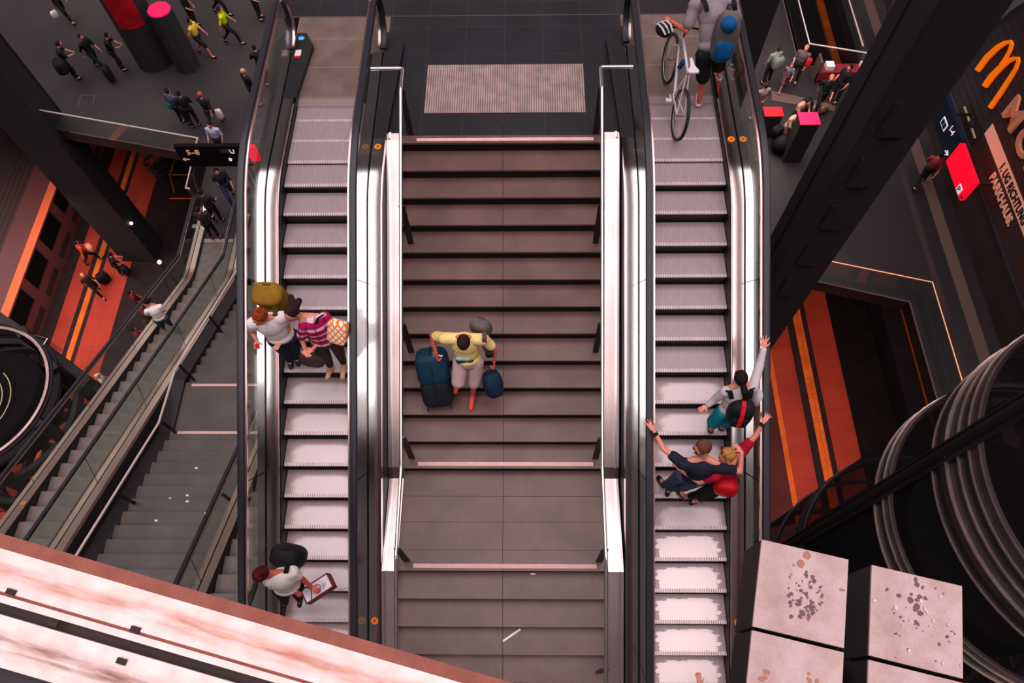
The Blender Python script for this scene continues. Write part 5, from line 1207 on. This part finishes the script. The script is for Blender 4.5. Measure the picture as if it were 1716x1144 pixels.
P_ = [
 ('dark-clothed figure walking at the top left corner beside a white bag', 116, 34, L1, -120, DK, DB, 'walk'),
 ('figure in black walking alone, nearest the dark column on the left', 172, 119, L1, -110, DB, DB, 'walk'),
 ('dark figure carrying a round bag, left of the floor hatch marking', 128, 132, L1, -60, DK, DK, 'lean'),
 ('figure in dark coat pulling luggage below the red advertising pillar', 205, 117, L1, -70, DB, DK, 'lean'),
 ('walker in yellow vest and dark shorts with bare calf, upper left hall', 345, 93, L1, -100, (238,196,70), DB, 'walk'),
 ('walker with bright lime shirt at the top of the left hall', 392, 74, L1, -80, (200,220,10), DB, 'walk'),
 ('dark silhouette seen through the upper left balustrade glass', 449, 137, L1, 30, DB, DB, 'walk'),
 ('bald man in black half hidden by the upper left belt', 432, 176, L1, -40, DB, DB, 'stand'),
 ('woman in grey-blue top carrying a teal bag in the left hall group', 312, 208, L1, -20, (84,80,96), DK, 'stand'),
 ('companion in black close behind the woman in grey-blue', 330, 212, L1, 20, DB, DB, 'stand'),
 ('person with reddish hair and dark jacket, holding a pale bag', 364, 214, L1, -10, DK, (60,52,56), 'walk'),
 ('person in pale blue shirt just above the sign reading 5-8', 380, 262, L1, 175, (186,186,220), DK, 'stand'),
 ('dark silhouette at the top edge left of the yellow walker', 330, 46, L1, -90, DB, DB, 'stand'),
 ('dark silhouette at the top edge between yellow and lime walkers', 372, 24, L1, -90, DB, DB, 'walk'),
 ('dark silhouette standing at the top edge right of the lime walker', 437, 32, L1, -90, DB, DB, 'stand'),
 ('traveller with round grey backpack, leftmost of the right hall group', 1282, 140, L1, 20, (118,120,116), DB, 'stand'),
 ('child in patterned top on the right hall floor', 1310, 150, L1, 160, (110,104,116), (120,60,70), 'walk'),
 ('man in dark shirt with red bag at the corner of the far glass railing', 1327, 138, L1, 150, (96,84,88), DB, 'stand'),
 ('bald man in black with a suitcase, right hall beside the red bench', 1366, 186, L1, 170, DB, DB, 'walk'),
 ('person in rose-beige shirt bending over beside the lit pink stand', 1322, 218, L1, -150, (186,134,124), DK, 'lean'),
 ('person in pale tank top bending, lowest of the right hall group', 1308, 240, L1, -150, (214,160,130), (190,140,130), 'lean'),
 ('seated-looking figure with red stripe near the red bench, beside the column', 1396, 170, L1, 120, DB, DB, 'stand'),
 ('pedestrian in red and white at the foot of the right shop wall', 1537, 312, L1, -30, (150,60,60), DB, 'walk'),
 ('figure seen through the balustrade glass right of the cyclist', 1262, 200, L1, 20, (120,100,96), (200,120,100), 'stand'),
 ('man in red shirt with a white garment on the red platform', 158, 440, L2, -40, (214,80,60), DB, 'walk'),
 ('person in yellow straw hat with a suitcase on the red platform', 170, 492, L2, -130, (60,44,48), DB, 'walk'),
 ('dark figure leaning over a suitcase on the platform behind the red-shirted man', 208, 462, L2, -40, DB, DB, 'lean'),
 ('dim figure in dark red walking beside the lower escalator, level with the belt start', 262, 545, L2, -60, (110,40,44), DB, 'walk'),
 ('dim figure carrying a bag under the belt of the lower escalator', 252, 580, L2, -60, (130,50,50), (90,40,44), 'stand'),
 ('dim figure in crimson among the platform crowd', 246, 520, L2, -60, (120,30,40), DB, 'stand'),
 ('person in pale top sitting low beside the lower escalator', 196, 655, L2, -60, (222,190,180), DB, 'stand'),
 ('person with pinkish top bending beside the pale-topped person', 172, 672, L2, -60, (150,70,70), DB, 'lean'),
 ('person with a red top and dark trousers at the bottom left of the lower hall', 42, 862, L2, -120, (150,50,44), DB, 'walk'),
 ('figure at the head of the lower escalator, upper one of two dim heads', 368, 372, L1, 0, (50,44,48), DB, 'stand'),
 ('figure at the head of the lower escalator, lower one of two dim heads', 363, 400, L1, 0, (60,44,46), DB, 'stand'),
 ('figure in dark blue trousers walking under the hanging sign reading 5-8', 392, 337, L1, -150, (44,40,46), (44,56,84), 'walk'),
]
hairs = {7: (196,140,126), 18: (200,120,100), 10: (176,84,64), 16: (150,60,60), 25: (236,160,80), 17: (190,120,96), 30: (236,220,210)}
SP = []
for i, a in enumerate(P_):
    SP.append(small(*a, hair=hairs.get(i, (38,30,32)), skin=K['skin'] if i in (4,5,16,19,20,24,25,23) else K['skin_dim'] if 'skin_dim' in K else None, shorts=i in (4,16,23), h=.72 if i == 16 else 1.0))
# person on the lower escalator
py_ = 2.4; 
def near2(y): return min(((6.7-k*STEP_T, pz(b2, 6.7-k*STEP_T)) for k in range(36)), key=lambda q: abs(q[0]-.2-y))
yy, zz2 = near2(3.05)
pw = thing('person', 'placeholder', 'person')
bpy.data.objects.remove(pw)
Jp = JJ(zz2, dict(head=(246,507,1.58), neck=(252,510,1.42), shR=(246,521,1.36), shL=(268,513,1.36), elR=(245,527,1.12), elL=(276,520,1.12), wrR=(254,528,1.05), wrL=(266,529,1.02),
    hpR=(262,536,.90), hpL=(276,531,.90), knR=(272,546,.48), knL=(284,541,.48), anR=(278,556,.09), anL=(292,550,.09), toR=(275,560,.04), toL=(290,556,.04)))
def fixlen(J):
    return J
person('person in white t-shirt and jeans with dark ponytail riding the lower escalator', Jp, (-.3,-1,-.3), top='white_top', sleeve=.6, bottom='jeans_blue', leg=1.3, shoes='shoe_white', hair='hair_black', gl=.03,
    extra_hair=[((0,-.09,0), .035, (.02,-.15,-.12), .03)])
sbag('white carrier bag beside the dark walker at the top left corner', SP[0], (.42, .1, .62), (.14,.08,.16), (230,220,216))
sbag('round dark bag on the shoulder of the figure left of the floor hatch', SP[2], (.35, -.15, .95), (.28,.22,.30), DB)
sbag('dark wheeled suitcase trailing below the red advertising pillar', SP[3], (.5, -.4, .38), (.2,.14,.36), DB, 'suitcase', 'suitcase')
sbag('teal bag hanging beside the woman in grey-blue', SP[8], (-.34, .05, .75), (.12,.08,.14), (20,110,100))
sbag('pale plastic bag in the hand of the woman in grey-blue', SP[8], (.30, .12, .62), (.10,.08,.2), (214,196,190))
sbag('pale bag held by the person with reddish hair in the left hall', SP[10], (.30, .1, .65), (.12,.1,.24), (224,206,200))
sbag('round grey and rust backpack of the leftmost traveller in the right hall', SP[15], (0, -.24, 1.18), (.22,.16,.28), (104,108,104), 'backpack', 'backpack')
sbag('red bag carried by the man at the corner of the far railing', SP[17], (-.28, .1, 1.15), (.1,.08,.2), (206,30,50))
sbag('tall black wheeled suitcase beside the bald man in the right hall', SP[18], (.5, .35, .45), (.22,.16,.42), DB, 'suitcase', 'suitcase')
sbag('black bag at the side of the person in pale tank top', SP[20], (.35, -.1, .7), (.22,.16,.24), DB)
sbag('black suitcase with pale edge standing on the red platform beside the hat wearer', SP[25], (-.55, -.35, .36), (.28,.2,.34), DB, 'suitcase', 'suitcase')
sbag('white garment over the arm of the red-shirted man on the platform', SP[24], (.15, .32, 1.05), (.2,.14,.2), (240,150,110), 'garment', 'garment', handle=False)  # orange platform light painted into the white cloth
sbag('large dark bag carried by the leaning figure on the platform', SP[26], (.3, .2, .6), (.2,.16,.3), DB)
hb = thing('patterned_bag', 'patterned brown bag on the floor beside the lit pink stand', 'bag', at(1374, 182, L1))
m = MB(); roundbox(m, at(1374, 182, L1+.22), rot(20), .34, .16, .2, 3); K['pattern'] = mat('leopard_pattern', (190,140,100), .8, var=.8, vscale=14, col2=(40,30,30)); m.build('body', 'pattern', hb, smooth=True); MB().tube([at(1368,180,L1+.4), at(1372,176,L1+.62), at(1378,178,L1+.4)], .015, 6).build('handle', 'pack_black', hb)
# stands, bins, pillars and bench of the lower hall
K['pink_lit'] = mat('lit_pink_top', (255,20,80), .6, emit=(255,10,70), es=.7); K['poster'] = mat('red_poster', (190,16,30), .6, var=.5, vscale=1.5, col2=(110,16,24), emit=(150,0,10), es=.12)
def stand(label, px, py, w_, h_, topm, cat='ticket machine', name='ticket_machine', d_=.4, rz=0):
    b_ = at(px, py, L1+h_); o = thing(name, label, cat, (b_.x, b_.y, L1))
    MB().box(b_.x-w_/2, b_.x+w_/2, b_.y-d_/2, b_.y+d_/2, L1, L1+h_-.03).build('cabinet', 'black', o)
    MB().box(b_.x-w_/2-.02, b_.x+w_/2+.02, b_.y-d_/2-.02, b_.y+d_/2+.02, L1+h_-.03, L1+h_).build('top', topm, o); return o
stand('black stand with brightly lit pink top in the right hall', 1356, 198, .62, 1.9, 'pink_lit', d_=.5)
stand('low black stand with dull red top at the edge of the right belt', 1296, 187, .62, 1.1, 'red', d_=.4)
K['red_dim'] = mat('dull_red_bench', (128,34,44), .7)
bn = thing('bench', 'red-fronted bench with white end boxes beside the far right railing', 'bench', at(1402, 112, L1))
b0 = at(1402, 121, L1) - Vector((0,.35,0))
MB().box(b0.x-1.0, b0.x+1.0, b0.y-.2, b0.y+.25, L1+.1, L1+.5).build('seat', 'red_dim', bn)
for q in (-.55, .75): MB().box(b0.x+q-.15, b0.x+q+.15, b0.y-.1, b0.y+.2, L1+.5, L1+.68).build('end_box', 'white', bn)
MB().box(b0.x-1.02, b0.x-.95, b0.y-.2, b0.y+.3, L1, L1+.95).build('side_panel', 'lower_band', bn)
ps = at(240, 48, L1+1.9)
apn = thing('advertising_pillar', 'round black advertising pillar with a red poster in the upper left hall', 'advertising pillar', (ps.x, ps.y, L1))
q0 = Vector((ps.x-.5, ps.y+.55, 0)); rp = .72
MB().tube([(q0.x, q0.y, L1), (q0.x, q0.y, L1+3.9)], rp, 32).build('drum', 'black', apn, smooth=False)
m = MB(); an = [math.radians(-112+k*7) for k in range(12)]
m.add([(q0.x+(rp+.02)*math.cos(a), q0.y+(rp+.02)*math.sin(a), z) for z in (L1+2.0, L1+3.6) for a in an], [(i, i+1, i+13, i+12) for i in range(11)]); m.build('poster', 'poster', apn)
MB().tube([(q0.x, q0.y, L1+3.9), (q0.x, q0.y, L1+3.95)], rp+.05, 32).build('cap', 'black2', apn)
pt = at(266, 15, L1+2.6)
oc = thing('kiosk_pillar', 'dark pillar with a lit pink octagonal top at the top edge of the left hall', 'pillar', (pt.x, pt.y, L1))
MB().prism([(pt.x+.42*math.cos(a), pt.y+.42*math.sin(a), L1+2.56) for a in [k*math.pi/4+.39 for k in range(8)]], (0,0,.04)).build('top', 'pink_lit', oc)
MB().tube([(pt.x, pt.y, L1), (pt.x, pt.y, L1+2.56)], .46, 8).build('body', 'black', oc)
ht = at(145, 169, L1)
m = MB()
for a, b_ in (((136,160), (130,178)), ((136,160), (159,159)), ((159,159), (155,176))): m.bar(at(*a, L1+.004), at(*b_, L1+.004), .035, .008)
tag(m.build('floor_hatch', 'lower_band'), 'open rectangular pale outline of a floor hatch in the left hall', 'floor hatch')
rb_ = tag(MB().ell(at(1312,240,L1+.35), (.42,.36,.35)).build('dark_bag', 'pack_black', smooth=True), 'round black bag on the floor below the bending people in the right hall', 'bag')
m = MB(); a, b_ = at(843,1074,LZ-3*R_+.012), at(872,1054,LZ-3*R_+.012); m.bar(a, b_, .028, .02)
tag(m.build('white_stick', 'white'), 'short white stick of litter lying on the lower steps', 'litter')
a = at(893, 961.5, LZ-R_+.004); tag(MB().box(a.x-.034, a.x+.034, a.y-.012, a.y+.012, a.z-.004, a.z+.004).build('paper_scrap', 'white'), 'tiny white paper scrap just below the landing edge', 'litter')

zt = near_step(escT(1218, 1150))
person('person entering at the bottom edge on the right escalator, hand and blue sleeve showing', JJ(zt, dict(
    head=(1222,1166,1.50), neck=(1222,1172,1.35), shR=(1196,1168,1.28), shL=(1246,1172,1.28), elR=(1180,1160,1.06), elL=(1252,1190,1.05), wrR=(1173,1148,1.10), wrL=(1240,1200,.98),
    hpR=(1205,1185,.82), hpL=(1228,1185,.82), knR=(1200,1190,.46), knL=(1222,1190,.46), anR=(1198,1192,.08), anL=(1216,1192,.08), toR=(1198,1186,.035), toL=(1216,1186,.035))),
    (0,1,0), top='jeans_blue', sleeve=.7, bottom='jeans_navy', leg=1.9, hair='hair_dark', gl=.03, hands=dict(R=dict(d=(-.1,.8,.3), n=(0,0,-1), curl=.5)))

for P in ([at(541,528,1.36+JZ), at(533,533,1.42+JZ), at(528,545,1.28+JZ), at(534,556,1.10+JZ)],):
    m = MB()
    for a, b_ in zip(P, P[1:]): m.bar(a, b_, .035, .012, up=(0,-1,.5))
    m.build('shoulder_strap', 'pack_black', BAGC)
